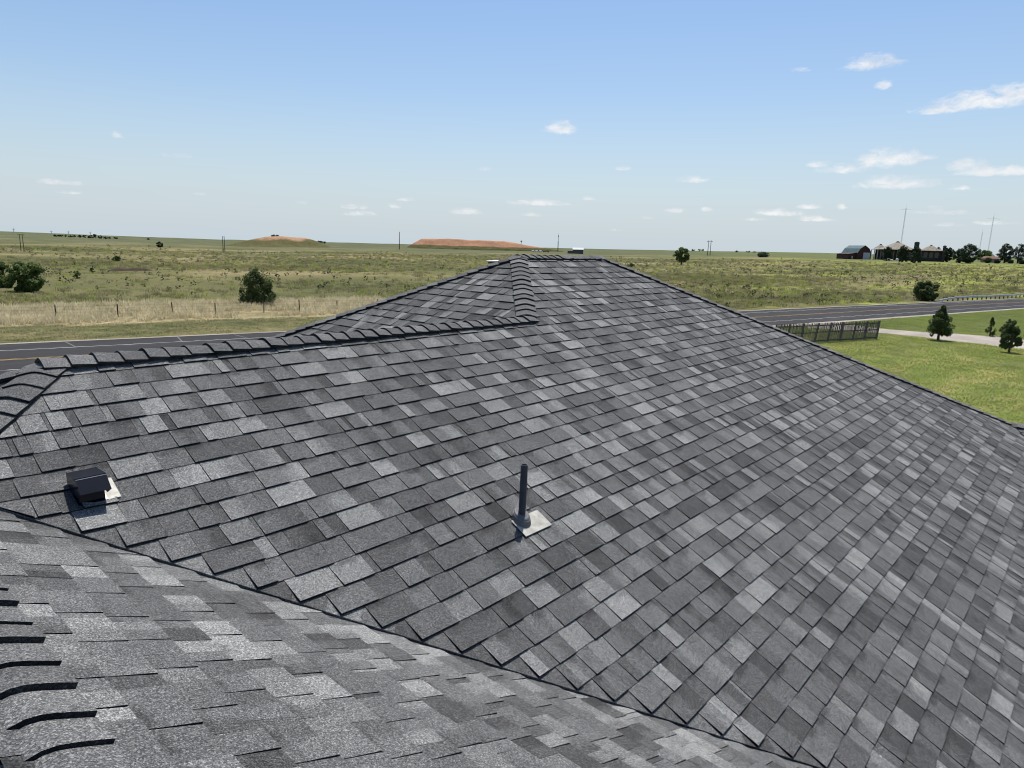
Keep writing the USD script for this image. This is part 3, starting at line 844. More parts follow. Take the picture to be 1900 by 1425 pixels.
px, py = 2.868, 2.428
pz = F1(px, py)
vp = thing('vent_pipe', 'upright dark grey plumbing pipe in a rubber boot on the roof', 'vent pipe', (px, py, pz))
lean = np.array([.010, -.008, 1.0])
m = MB()
rad = .0215
ang = np.arange(24) * 2 * np.pi / 24
pts0, pts1 = np.array([0, 0, -.02]), lean * .366
ring = lambda c, r: c + np.stack([r * np.cos(ang), r * np.sin(ang), 0 * ang], 1)
v = np.vstack([ring(pts0, rad), ring(pts1, rad), ring(pts1, rad - .005), ring(pts1 - lean * .12, rad - .005)])
f = [[k * 24 + j, k * 24 + (j + 1) % 24, (k + 1) * 24 + (j + 1) % 24, (k + 1) * 24 + j] for k in range(3) for j in range(24)]
f2 = np.array([[72 + j, 72 + (j + 1) % 24, 96] for j in range(24)])
usdkit.mesh(stage, numbered(vp, 'pipe'), (np.vstack([v, pts1 - lean * .12]), np.vstack([np.vstack([np.array(f)[:, [0, 1, 2]], np.array(f)[:, [0, 2, 3]]]), f2])), M['grey_pipe'], 40)
# boot: rings between the roof plane and level
prof = [(.063, 0.0, 1.0), (.061, .020, 1.0), (.0575, .034, 1.0), (.057, .0375, 1.0), (.0535, .0385, 1.0), (.0525, .045, 1.0), (.047, .0515, 1.0), (.040, .0535, 1.0), (.035, .051, 1.0), (.030, .053, .9), (.026, .054, .8), (.022, .052, .7)]
tilt = np.array([0, PITCH_T, 0])
v = []
for r_, h_, k_ in prof:
    r_ = .023 + (r_ - .023) * .86
    c = np.stack([r_ * np.cos(ang), r_ * np.sin(ang), 0 * ang], 1)
    c[:, 2] = h_ + .012 + c[:, 1] * PITCH_T * k_
    v.append(c)
f = [[k * 24 + j, k * 24 + (j + 1) % 24, (k + 1) * 24 + (j + 1) % 24, (k + 1) * 24 + j] for k in range(len(prof) - 1) for j in range(24)]
usdkit.mesh(stage, numbered(vp, 'boot'), (np.vstack(v), np.array(f)), M['lead'], 40)
pp = plate('flashing', 2.80 - px, 3.04 - px, 2.328 - py, 2.455 - py, M['galv'], vp, lift=.0, th=.003)
# the plate lies in the roof plane: set its points directly
g = UsdGeom.Mesh(pp)
pts = np.array([(x, y, PITCH_T * y + .0135 + k) for k in (0, .003) for x in (2.797 - px, 3.040 - px) for y in (2.330 - py, 2.450 - py)])
hh = trimesh.convex.convex_hull(pts)
g.GetPointsAttr().Set(Vt.Vec3fArray.FromNumpy(np.array(hh.vertices, np.float32)))
g.GetFaceVertexIndicesAttr().Set(Vt.IntArray.FromNumpy(np.array(hh.faces, np.int32).ravel()))
g.GetFaceVertexCountsAttr().Set(Vt.IntArray.FromNumpy(np.full(len(hh.faces), 3, np.int32)))

ch = thing('chimney', 'low round dark chimney with a pale flat cap behind the far ridge', 'chimney', (7.42, 6.70, 0))
m = MB().tube([(0, 0, 5.0), (0, 0, EYE - .235)], [.31, .31], 28)
m.build('stack', look('dark_brown_stack', (.035, .022, .020), .7, vary=.3), ch, smooth=40)
m = MB().tube([(0, 0, EYE - .234), (0, 0, EYE - .226), (0, 0, EYE - .212), (0, 0, EYE - .200)], [.325, .335, .33, .02], 28)
m.build('cap', look('pale_cap', (.62, .56, .47), .7, vary=.12), ch, smooth=30)


# ------------------------------------------------------------------ trees and shrubs
def envelope(style, u):
    if style == 'cedar':                          # pointed above, skirts drawn in below
        return np.where(u < .22, .62 + .38 * np.sqrt(np.clip(u / .22, 0, 1)), np.clip((1 - u) / .78, 0, 1) ** .82)
    if style == 'juniper':                        # broad and blunt
        return np.where(u < .25, .78 + .22 * np.sqrt(u / .25), np.clip(1 - ((u - .25) / .75) ** 1.55, 0, 1) ** .85)
    if style == 'column':
        return np.where(u < .35, .80 + .2 * u / .35, np.clip(1 - ((u - .35) / .65) ** 2.3, 0, 1) ** .6)
    return np.sqrt(np.clip(1 - (2 * u - 1) ** 2, 0, 1)) * np.where(u < .5, 1.0, .97)     # round


def crown(h0, h1, rad, style, n_clump, n_leaf, leaf, r, squash=1.0, holes=.0):
    """Leaf faces gathered in clumps spread through the crown's volume."""
    u = r.beta(1.15, 1.25, n_clump)
    rho = np.sqrt(r.uniform(.10, 1, n_clump)) * envelope(style, u) * r.uniform(.78, 1.10, n_clump)
    th = r.uniform(0, 2 * np.pi, n_clump)
    c = np.stack([rad * rho * np.cos(th), rad * rho * np.sin(th) * squash, h0 + (h1 - h0) * u], 1)
    size = rad * r.uniform(.13, .27, n_clump)
    if style == 'cedar':
        size *= .45 + .75 * envelope(style, u)
    k = r.integers(0, n_clump, n_leaf)
    g = r.normal(size=(n_leaf, 3))
    g /= np.linalg.norm(g, axis=1, keepdims=True)
    rr = r.uniform(.35, 1.0, n_leaf) ** .6
    up = 1.25 if style in ('cedar', 'juniper', 'column') else .85
    p = c[k] + g * (size[k] * rr)[:, None] * np.array([1, 1, up])
    nrm = g + r.normal(size=(n_leaf, 3)) * .7 + np.array([0, 0, .35])
    nrm /= np.linalg.norm(nrm, axis=1, keepdims=True)
    ref = r.normal(size=(n_leaf, 3)) + (np.array([0, 0, 1.4]) if style in ('cedar', 'column', 'juniper') else 0)
    a = np.cross(nrm, ref)
    a /= np.linalg.norm(a, axis=1, keepdims=True) + 1e-9
    b = np.cross(nrm, a)
    L = leaf * r.uniform(.55, 1.2, n_leaf)[:, None]
    wv = .55 if style != 'round' else .75
    v = np.stack([p - b * L, p + a * L * wv, p + b * L, p - a * L * wv], 1).reshape(-1, 3)
    i = np.arange(n_leaf)[:, None] * 4
    f = np.vstack([i + np.array([0, 1, 2]), i + np.array([0, 2, 3])])
    keep = np.repeat(p[:, 2] > h0 * .55, 2).reshape(-1)
    return v, f, c


def tree(name, label, x, y, h, w, style, mat, leaf, seed, n_clump=60, n_leaf=4000, base=.12, group=None, trunk=.035, cat='tree', squash=1.0, bent=0.0):
    r = np.random.default_rng(seed)
    off_axis = math.cos(math.atan2(y, x) - YAW)
    h, w = h * off_axis, w * off_axis ** 2 * 1.06
    t = thing(name, label, cat, (x, y, float(ground_z(x, y)) - .03), r.uniform(0, 6.28), group)
    h0 = h * base
    v, f, c = crown(h0, h * .985, w / 2, style, n_clump, n_leaf, leaf, r, squash)
    m = MB()
    tr = h * trunk
    sway = np.array([r.normal() * .02 * h + bent * h, r.normal() * .02 * h, 0])
    path = [np.array([0, 0, 0]), np.array([0, 0, h * .18]) + sway * .3, np.array([0, 0, h * .5]) + sway * .7, np.array([0, 0, h * .88]) + sway]
    m.tube(path, [tr * 1.25, tr, tr * .6, tr * .15], 7)
    for j in r.choice(len(c), min(len(c), 12), replace=False):
        z0 = min(c[j][2] * .7, h * .55)
        k = np.clip(z0 / (h * .88), 0, 1)
        st = np.array([sway[0] * k, sway[1] * k, z0])
        mid = (st + c[j]) / 2 + np.array([0, 0, .04 * h])
        m.tube([st, mid, c[j]], [tr * .42, tr * .28, tr * .10], 5, cap=False)
    m.build('trunk', M['bark'], t)
    usdkit.mesh(stage, numbered(t, 'crown'), (v, f), M[mat])
    return t


# trees and bushes in the prairie on the left
tree('tree', 'dark leafy tree cut off by the edge of the picture beside the broad twin-topped tree', 20.0, 101.5, 3.7, 4.8, 'round', 'round_leaf', .15, 101, 46, 3600, .08)
t = tree('tree', 'broad dark green twin-topped tree standing in the dip of the prairie', 20.56, 94.0, 3.9, 6.5, 'round', 'round_leaf', .14, 102, 60, 8000, .05)
tree('juniper_tree', 'broad dark juniper standing alone just behind the wire fence', 34.16, 65.9, 3.95, 4.3, 'juniper', 'cedar_leaf', .11, 103, 95, 9000, .06)
tree('bush', 'thin grey green bush beside the broad twin-topped tree', 32.33, 117.9, 1.5, 1.7, 'round', 'round_leaf', .10, 104, 24, 700, .05, cat='bush')
tree('bush', 'little low bush in front of the dark gully bank', 39.6, 135.3, 1.0, 1.2, 'round', 'round_leaf', .10, 105, 16, 500, .05, cat='bush')
tree('bush', 'dense round bush on the slope above the dark gully bank', 61.3, 190.4, 1.7, 2.8, 'round', 'cedar_leaf', .16, 106, 30, 1600, .03, cat='bush')
tree('tree', 'small round tree alone on the far slope left of the paired poles', 164.1, 432.9, 3.7, 5.0, 'round', 'dark_leaf', .34, 107, 36, 1500, .10)
tree('tree', 'lone round tree with a bare trunk in the middle of the field', 263.66, 138.87, 7.2, 6.8, 'round', 'round_leaf', .32, 108, 70, 3600, .20, trunk=.045)
tree('bush', 'dark low scrub bush near the right-hand hip of the roof', 215.7, 134.1, 1.3, 2.6, 'round', 'round_leaf', .16, 109, 24, 900, .03, cat='bush')
tree('bush', 'large dark bush beside the road at the end of the guardrail', 128.5, 22.9, 3.6, 5.2, 'round', 'cedar_leaf', .17, 110, 70, 5200, .04, cat='bush')
# cedars by the drive
tree('cedar_tree', 'pointed dark cedar on the lawn edge in front of the driveway', 66.46, 10.4, 3.55, 2.75, 'cedar', 'cedar_leaf', .085, 111, 95, 8600, .17, trunk=.032)
tree('cedar_tree', 'leaning little cedar with a bare foot on the lawn edge', 62.54, 5.1, 3.0, 2.0, 'juniper', 'cedar_leaf', .085, 112, 70, 4800, .16, trunk=.028, bent=.04)
tree('cedar_tree', 'slim narrow cedar beyond the driveway, left of the others', 74.6, 7.7, 2.2, 1.25, 'cedar', 'cedar_leaf', .07, 113, 40, 1600, .05)
tree('cedar_tree', 'loose two-pointed cedar beyond the driveway, behind the leaning little cedar', 74.9, 6.5, 2.3, 1.9, 'cedar', 'cedar_leaf', .075, 114, 46, 1900, .05)
tree('cedar_tree', 'thin yellowish cedar beyond the driveway at the picture edge', 75.2, 4.6, 2.2, 2.0, 'juniper', 'round_leaf', .075, 115, 36, 1300, .05)
tree('cedar_tree', 'low cedar beyond the driveway cut off by the picture edge', 72.8, 3.75, 1.5, 1.3, 'cedar', 'cedar_leaf', .07, 116, 30, 1100, .05)

# dark evergreens round the far farmhouse
YARD = [(553.7, 126.7, 11.0, 6.9, 'column', 'dark rounded evergreen in front of the left house wall'), (499.0, 105.2, 11.4, 7.4, 'column', 'tall rounded evergreen before the large tiled roof'),
        (468.1, 91.7, 10.9, 8.6, 'juniper', 'broad evergreen standing below the large chimney'), (611.1, 104.9, 12.0, 8.0, 'juniper', 'dark evergreen beside the entrance of the far house'),
        (600.3, 96.3, 12.4, 8.4, 'round', 'round dark tree below the small chimney'), (578.8, 85.2, 11.4, 11.4, 'round', 'lower half of the darkest tree clump right of the far house'),
        (566.6, 78.2, 15.3, 14.7, 'round', 'largest dark round tree right of the far house'), (698.8, 85.1, 11.0, 15.0, 'round', 'pale green spreading tree below the pair of thin masts'),
        (684.5, 69.7, 18.2, 14.0, 'round', 'tall dark tree left of the last tree in the far row'), (681.3, 60.5, 18.8, 11.6, 'column', 'last tall dark tree of the far row at the picture edge'),
        (639.5, 75.7, 4.7, 6.0, 'round', 'low dark shrub in front of the pale spreading tree'), (628.3, 68.3, 3.1, 4.8, 'round', 'low round shrub before the tall dark tree'),
        (661.0, 63.1, 3.2, 4.6, 'round', 'small shrub between the last two tall trees'), (653.7, 55.3, 3.4, 5.3, 'round', 'small shrub below the last tall tree')]
for i, (x, y, h, w, st, lab) in enumerate(YARD):
    tree('yard_tree' if h > 6 else 'shrub', lab, x, y, h * 1.03, w * 1.2, st, 'round_leaf' if 'pale' in lab else 'dark_leaf', .34, 130 + i, 110 if st == 'round' else 70, 7000 if st == 'round' else 5000, .06, group='trees round the far farmhouse', cat='tree' if h > 6 else 'shrub')
# the far shelter belt on the left skyline and a few trees on the right one
ORD = 'first second third fourth fifth sixth seventh eighth ninth tenth eleventh twelfth thirteenth'.split()
BELT = [(301.1, 1182.3, 3, 8), (312.6, 1199.9, 3, 9), (318.9, 1202.4, 3, 9), (323.4, 1192.9, 3, 8), (328.8, 1191.5, 3, 7), (333.2, 1181.9, 5, 8), (340.3, 1184.1, 5, 9), (345.9, 1178.3, 4.5, 9), (353.6, 1184.4, 6.5, 12),
        (365.7, 1197.4, 5, 10), (370.2, 1187.6, 4, 8), (400.0, 1262.1, 3, 7), (432.8, 1335.6, 3, 10)]
for i, (x, y, h, w) in enumerate(BELT):
    tree('belt_tree', f'{ORD[i]} small dark tree from the left in the far skyline shelter belt', x, y, h, w, 'round', 'dark_leaf', .8, 160 + i, 14, 260, .02, group='trees of the far shelter belt')
FAR = [(1750, 908.6, 7, 8.5), (1760, 893, 7, 10), (1768, 878, 7, 10), (1775, 872, 7, 9), (1500, 653.5, 3, 8), (1510, 631, 3, 12), (1520, 620, 3, 9)]
for i, (x, y, h, w) in enumerate(FAR):
    tree('far_tree', (ORD[i] if i < 4 else ORD[i - 4]) + ' tiny dark tree on the skyline, counted from the lone field tree ' * (i < 4) + ' tiny dark tree from the left beyond the paired power poles' * (i > 3), x, y, h, w, 'round', 'dark_leaf', 1.0, 180 + i, 14, 260, .02,
         group='skyline trees behind the lone tree' if i < 4 else 'skyline trees beyond the poles')
tree('thicket', 'long low grey thicket in the field beyond the paired poles', 534.8, 211.2, 3.3, 16.0, 'round', 'dark_leaf', .5, 190, 60, 1800, .02, cat='thicket', squash=.5)
for i, (x, y, lab) in enumerate([(397, 718, 'dark clump of brush on top of the left mound'), (446, 700, 'dark clump of brush on the shoulder of the left mound'), (475.2, 1304, 'lone dark bush on the skyline left of the mounds')]):
    tree('brush', lab, x, y, (14.2, 8.6, 3.0)[i], (15.0, 10.0, 7.0)[i], 'round', 'dark_leaf', .6, 195 + i, 16, 420, (.86, .72, .02)[i], cat='brush')

# scrub and weeds nobody could count
def instances(name, label, protos, pts, scales, r, lift=-.02):
    path = numbered('/World', name)
    pi = UsdGeom.PointInstancer.Define(stage, path)
    targets = []
    for k, (v, f, mat) in enumerate(protos):
        pp = f'{path}/{name}_kind' + (f'_{k:03d}' if k else '')
        usdkit.mesh(stage, pp, (v, f), mat)
        targets.append(Sdf.Path(pp))
    pi.CreatePrototypesRel().SetTargets(targets)
    n = len(pts)
    z = ground_z(pts[:, 0], pts[:, 1]) + lift
    pi.CreateProtoIndicesAttr(Vt.IntArray.FromNumpy(r.integers(0, len(protos), n).astype(np.int32)))
    pi.CreatePositionsAttr(Vt.Vec3fArray.FromNumpy(np.column_stack([pts, z]).astype(np.float32)))
    a = r.uniform(0, 2 * np.pi, n)
    pi.CreateOrientationsAttr(Vt.QuathArray([Gf.Quath(float(np.cos(q / 2)), 0, 0, float(np.sin(q / 2))) for q in a]))
    pi.CreateScalesAttr(Vt.Vec3fArray.FromNumpy(np.column_stack([scales, scales, scales * r.uniform(.7, 1.25, n)]).astype(np.float32)))
    tag(pi.GetPrim(), label, kind='stuff')


def clump(seed, n, leaf):
    v, f, c = crown(.0, .8, .5, 'round', 9, n, leaf, np.random.default_rng(seed))
    return v, f


def tuft(seed, n, h, spread):
    r = np.random.default_rng(seed)
    m = MB()
    for _ in range(n):
        o = r.normal(size=2) * spread
        d = r.normal(size=2) * .28 * h + np.array([.10 * h, -.05 * h])
        hh = h * r.uniform(.55, 1.1)
        wd = r.normal(size=2)
        wd = wd / np.linalg.norm(wd) * .022
        b0, b1 = np.array([*(o - wd), 0]), np.array([*(o + wd), 0])
        m1 = np.array([*(o + d * .45), hh * .6])
        t = np.array([*(o + d), hh])
        m.add([b0, b1, m1 + np.array([*wd, 0]) * .8, m1 - np.array([*wd, 0]) * .8, t], [[0, 1, 2], [0, 2, 3], [3, 2, 4]])
    return m.arrays()


r = np.random.default_rng(77)
M['scrub_leaf'] = look('grey_green_scrub', (.070, .078, .040), .9, vary=.5, scale=.2, trans=.22, second=(.042, .050, .027))
M['weed_leaf'] = look('green_weeds', (.105, .130, .030), .9, vary=.5, scale=.08, trans=.25, second=(.07, .09, .026))
M['dry_grass'] = look('dry_tan_grass', (.64, .56, .37), .9, vary=.25, scale=.5, trans=.42, second=(.42, .37, .22))


def scatter(n, r0, r1, az0, az1, dens_seed, thr, power=1.0):
    out = []
    while len(out) < n:
        rr = (r.uniform(0, 1, 4000) ** power) * (r1 - r0) + r0
        az = np.radians(r.uniform(az0, az1, 4000))
        p = np.stack([rr * np.cos(az), rr * np.sin(az)], 1)
        d = p @ ROAD_N - ROAD_C
        s = p @ ROAD_T
        keep = (d > np.where(s < 70, 33, 7.5)) & (meshkit.fbm(np.column_stack([p / 38.0, 0 * rr]), 3, dens_seed) + .12 * r.normal(size=4000) > thr)
        out += list(p[keep])
    return np.array(out[:n])


scr = [(*clump(s, 70, .12), M['scrub_leaf']) for s in (1, 2, 3)]
pts = np.vstack([scatter(2200, 72, 480, -2, 84, 3, .50, 1.15), scatter(1500, 80, 330, -2, 44, 51, .48, 1.0)])
instances('scrub', 'scattered dark sage and yucca clumps over the prairie', scr, pts, (.20 + .58 * r.uniform(0, 1, len(pts)) ** 2.4) * (1 + np.hypot(*pts.T) / 500), r)
wd = [(*clump(s, 60, .16), M['weed_leaf']) for s in (5, 6)]
pts = scatter(1700, 85, 420, -2, 45, 21, .56, 1.1)
instances('weeds', 'low bright green weeds in patches over the right-hand field', wd, pts, r.uniform(.18, .45, len(pts)), r)
M['olive_grass'] = look('olive_bunch_grass', (.238, .220, .106), .9, vary=.3, scale=.15, trans=.45, second=(.140, .138, .062))
M['straw_grass'] = look('straw_bunch_grass', (.400, .340, .205), .9, vary=.3, scale=.15, trans=.42, second=(.240, .210, .115))
M['lime_grass'] = look('lime_bunch_grass', (.340, .370, .085), .9, vary=.3, scale=.15, trans=.45, second=(.210, .240, .058))
pg = [(*tuft(s, 30, .42, .34), M[mm]) for s, mm in ((11, 'olive_grass'), (12, 'olive_grass'), (13, 'straw_grass'), (14, 'lime_grass'))]
pts = np.vstack([scatter(8000, 62, 200, -3, 86, 31, .45, 1.0), scatter(11000, 150, 430, -3, 86, 33, .48, 1.0)])
instances('prairie_grass', 'tufted olive and straw coloured prairie grass', pg, pts, r.uniform(.4, 1.1, len(pts)) * (1 + np.hypot(*pts.T) / 600), r)
M['lawn_blade'] = look('lawn_blades', (.290, .350, .080), .9, vary=.2, scale=.4, trans=.48, second=(.210, .265, .060))
lg = [(*tuft(s, 30, .055, .40), M[mm]) for s, mm in ((15, 'lawn_blade'), (16, 'lawn_blade'), (17, 'straw_grass'))]
from shapely.geometry import Polygon, Point
DRIVE_POLY = Polygon(DRIVE_FAR + DRIVE_NEAR).buffer(.3)
pts = []
while len(pts) < 11000:
    s_, d_ = r.uniform(25, 140, 4000), -6.9 - r.uniform(0, 1, 4000) * 30
    q_ = np.array([road_xy(a, b) for a, b in zip(s_, d_)])
    az_, rr_ = np.degrees(np.arctan2(q_[:, 1], q_[:, 0])), np.hypot(q_[:, 0], q_[:, 1])
    k = (az_ < 24) & (az_ > -1) & (rr_ > 30) & (rr_ < 130)
    pts += [p for p in q_[k] if not DRIVE_POLY.contains(Point(p))]
pts = np.array(pts[:11000])
instances('lawn_grass', 'short mown grass blades over the lawn', lg, pts, r.uniform(.6, 1.3, len(pts)), r, lift=.0)
vg = [(*tuft(s, 30, .16, .40), M[mm]) for s, mm in ((18, 'olive_grass'), (19, 'straw_grass'), (20, 'olive_grass'))]
s_, d_ = r.uniform(-40, 75, 3200), r.uniform(7.3, 15.8, 3200)
pts = np.array([road_xy(a, b) for a, b in zip(s_, d_)])
instances('verge_grass', 'short mown olive grass on the verge beyond the road', vg, pts, r.uniform(.35, .85, len(pts)), r)
tf = [(*tuft(s, 26, .55, .22), M['dry_grass']) for s in (1, 2, 3)]
pts = []
while len(pts) < 5200:
    s_, d_ = r.uniform(-45, 72, 3000), r.uniform(16.4, 31.5, 3000)
    k = meshkit.fbm(np.column_stack([s_ / 5.0, d_ / 2.2, 0 * s_]), 3, 8) + .10 * r.normal(size=3000) > .47
    pts += [road_xy(a, b) for a, b in zip(s_[k], d_[k])]
pts = np.array(pts[:5200])
instances('dry_grass', 'tall dry tan grass along the wire fence', tf, pts, r.uniform(.6, 1.25, len(pts)), r)

# bare bank of the gully
def bank():
    a, b = np.array([44.0, 141.5]), np.array([52.0, 141.5])
    U, V = np.meshgrid(np.linspace(0, 1, 40), np.linspace(0, 1, 8), indexing='ij')
    xy = a + (b - a) * U[..., None] + np.array([.25, 1.0]) * (V * 3.0 - .8)[..., None]
    p3 = np.stack([xy[..., 0], xy[..., 1], 0 * U], -1)
    env = np.sqrt(np.clip(np.sin(np.pi * U), 0, 1))
    z = .55 * env * np.clip(V * 4, 0, 1) * np.clip((1 - V) * 2.5, 0, 1) * (.6 + .8 * meshkit.fbm(p3 / 1.7, 3, 2)) - .05
    v = np.stack([xy[..., 0], xy[..., 1], z + ground_z(xy[..., 0], xy[..., 1])], -1).reshape(-1, 3)
    i, j = np.meshgrid(np.arange(39), np.arange(7), indexing='ij')
    return v, np.stack([i * 8 + j, (i + 1) * 8 + j, (i + 1) * 8 + j + 1, i * 8 + j + 1], -1).reshape(-1, 4)


tag(usdkit.mesh(stage, numbered('/World', 'eroded_bank'), bank(), two_tone('bare_dark_soil', [(.35, (.026, .019, .014)), (.6, (.052, .037, .027))], .8), 40).GetPrim(), 'dark eroded earth bank of a gully in the prairie', kind='structure')

# ------------------------------------------------------------------ fences and the guardrail
WF = [(7.6, 64.9), (11.5, 63.9), (15.51, 62.86), (19.71, 61.95), (23.77, 61.0), (27.13, 60.1), (31.24, 59.1), (34.46, 58.2), (38.07, 57.3), (42.2, 56.3), (46.3, 55.3)]
wf = thing('wire_fence', 'barbed wire fence on thin rusty posts in the tall dry grass', 'fence', (0, 0, 0))
for i, (x, y) in enumerate(WF):
    m = MB()
    lean = rng.normal(size=2) * .04
    m.tube([(x, y, -.1), (x + lean[0], y + lean[1], 1.05 + rng.uniform(-.08, .12))], [.05, .042], 6)
    m.build('post', M['pole_wood'], wf)
for k in range(4):
    m = MB()
    for (a, b) in zip(WF[:-1], WF[1:]):
        z = .25 + .24 * k
        m.tube([(*a, z), ((a[0] + b[0]) / 2, (a[1] + b[1]) / 2, z - .02), (*b, z)], .006, 3, cap=False)
    m.build('wire', M['wire'], wf)

pf = thing('picket_fence', 'grey weathered picket fence with leaning panels behind the roof edge', 'fence', (0, 0, 0))
PA, PB = np.array([62.45, 14.25]), np.array([51.0, 18.6])
plen = np.linalg.norm(PB - PA)
pt = (PB - PA) / plen
pn = np.array([-pt[1], pt[0]])
H_P = 1.60
npost = 9
leans = [.10, .12, .16, .08, .20, .22, .06, .04, .10]
for i in range(npost):
    s = plen * i / (npost - 1)
    b = PA + pt * s
    tilt_ = pt * (-leans[i]) * H_P * .8
    m = MB()
    m.bar((*b, -.1), (*(b + tilt_), H_P * .98), .10, .10, up=(*pn, 0))
    m.build('post', M['old_wood'], pf)
for i in range(npost - 1):
    for zf in (.10, .52, .86):
        a = PA + pt * plen * i / (npost - 1) - pt * leans[i] * H_P * .8 * zf
        b = PA + pt * plen * (i + 1) / (npost - 1) - pt * leans[i + 1] * H_P * .8 * zf
        m = MB().bar((*(a + pn * .07), H_P * zf), (*(b + pn * .07), H_P * zf + rng.normal() * .015), .035, .085, up=(0, 0, 1))
        m.build('rail', M['old_wood'], pf)
npick = 104
for i in range(npick):
    s = plen * (i + .5) / npick
    k = min(int(s / plen * (npost - 1)), npost - 2)
    fr = s / plen * (npost - 1) - k
    ln = leans[k] * (1 - fr) + leans[k + 1] * fr + rng.normal() * .012
    b = PA + pt * s + pn * .115
    tp = b - pt * ln * H_P * .9
    hh = H_P * (1.0 + rng.normal() * .015)
    m = MB()
    w2 = .029 + rng.uniform(-.004, .004)
    tk = pn * .012
    prof = [(-w2, .04), (w2, .04), (w2, hh * .95), (0, hh), (-w2, hh * .95)]
    v = []
    for sg in (-1, 1):
        for wx, z in prof:
            q0 = b + (tp - b) * (z / hh) + pt * wx + tk * sg
            v.append((*q0, z))
    f = [[0, 1, 2], [0, 2, 4], [4, 2, 3], [5, 7, 6], [5, 9, 7], [9, 8, 7]]
    for j in range(5):
        j2 = (j + 1) % 5
        f += [[j, 5 + j, 5 + j2], [j, 5 + j2, j2]]
    m.add(v, f)
    m.build('picket', M['old_wood'], pf)

gr = thing('guardrail', 'galvanised guardrail on short dark posts along the far side of the road', 'guardrail', (0, 0, 0))
GD = 5.6
s0 = 121.0
for i in range(26):
    s = s0 + 1.9 * i
    x, y = road_xy(s, GD + .12)
    z = float(ground_z(x, y))
    top = .78 if i > 1 else .35 + .25 * i
    m = MB().box((x, y, z + top / 2 - .05), (.16, .14, top + .1), rz=-.236)
    m.build('post', M['pole_wood'], gr)
prof = [(-.02, -.155), (.04, -.125), (.04, -.06), (-.02, -.02), (-.02, .02), (.04, .06), (.04, .125), (-.02, .155)]
for i in range(13):
    rows = []
    for s in (s0 - 2.2 + 3.8 * i, s0 - 2.2 + 3.8 * (i + 1) + .04):
        k = np.clip((s - s0 + 2.2) / 6.0, 0, 1)
        p = road_xy(s, GD)
        zc = float(ground_z(*p)) + .10 + .50 * k
        rows.append(np.array([(*(p - ROAD_N * o), zc + z) for o, z in prof]))
    v = np.vstack([rows[0], rows[1], rows[0] + np.array([*ROAD_N * .006, 0]), rows[1] + np.array([*ROAD_N * .006, 0])])
    f = [[j, j + 1, 9 + j, 8 + j] for j in range(7)] + [[16 + j, 24 + j, 25 + j, 17 + j] for j in range(7)] + [[0, 8, 24, 16], [7, 23, 31, 15]]
    usdkit.mesh(stage, numbered(gr, 'rail'), (v, np.array(f)), M['steel'])
mp = thing('marker_post', 'short pale marker post in front of the large roadside bush', 'post', (128.2, 21.6, 0))
m = MB().box((0, 0, .62), (.16, .10, 1.24), bev=.02)
m.build('post', M['white_paint'], mp)
m = MB().box((-.09, 0, 1.05), (.012, .09, .22))
m.build('reflector', M['yellow_line'], mp)

# ------------------------------------------------------------------ poles, masts and the windmill
def frame_at(x, y):
    """Unit vectors across and away as seen from the house."""
    d = np.array([x, y]) / math.hypot(x, y)
    return np.array([d[1], -d[0]]), d


def h_pole(label, x, y, h, gap, arm_z, cat='utility pole', arm=True):
    t = thing('utility_pole', label, cat, (x, y, float(ground_z(x, y))))
    a, d = frame_at(x, y)
    rad = .022 * h
    for s in (-1, 1):
        m = MB().tube([(*(a * s * gap / 2), -.3), (*(a * s * gap / 2 * .9), h)], [rad, rad * .7], 7)
        m.build('pole', M['pole_wood'], t)
    if arm:
        m = MB().bar((*(-a * gap * 1.15), h * arm_z), (*(a * gap * 1.15), h * arm_z), .018 * h, .022 * h)
        m.build('crossarm', M['pole_wood'], t)
        for s in (-1.0, 0, 1.0):
            q0 = a * gap * 1.05 * s
            m = MB().tube([(*q0, h * arm_z), (*q0, h * arm_z - .04 * h)], .008 * h, 6)
            m.build('insulator', M['old_wood'], t)
    return t


h_pole('pair of thin power poles with a crossarm in the left prairie', 61.87, 282.3, 5.7, .85, .965)
h_pole('pair of dark power poles in front of the left red mound', 173.5, 369.3, 9.0, .9, .985, arm=False)
h_pole('pair of power poles with a crossarm right of the lone field tree', 566.0, 272.05, 13.2, 2.2, .93)
t = thing('utility_pole', 'single dark power pole between the two red mounds', 'utility pole', (417.9, 521.1, float(ground_z(417.9, 521.1))))
MB().tube([(0, 0, -.3), (0, 0, 16.4)], [.42, .30], 7).build('pole', M['pole_wood'], t)
MB().tube([(0, 0, 16.4), (0, 0, 17.0)], [.14, .14], 6).build('insulator', M['steel'], t)
t = thing('radio_mast', 'slim mast with a red and white top behind the small farm shed', 'mast', (759.7, 593.4, float(ground_z(759.7, 593.4))))
MB().tube([(0, 0, -.3), (0, 0, 14.0)], [.55, .5], 7).build('pole', M['pole_wood'], t)
M['red_paint'] = look('faded_red_paint', (.42, .12, .10), .6)
MB().tube([(0, 0, 14.0), (0, 0, 20.5)], [.50, .45], 7).build('white_section', M['white_paint'], t)
MB().tube([(0, 0, 20.5), (0, 0, 22.5)], [.62, .62], 7).build('red_section', M['red_paint'], t)
MB().tube([(0, 0, 22.5), (0, 0, 25.5)], [.2, .1], 6).build('aerial', M['steel'], t)


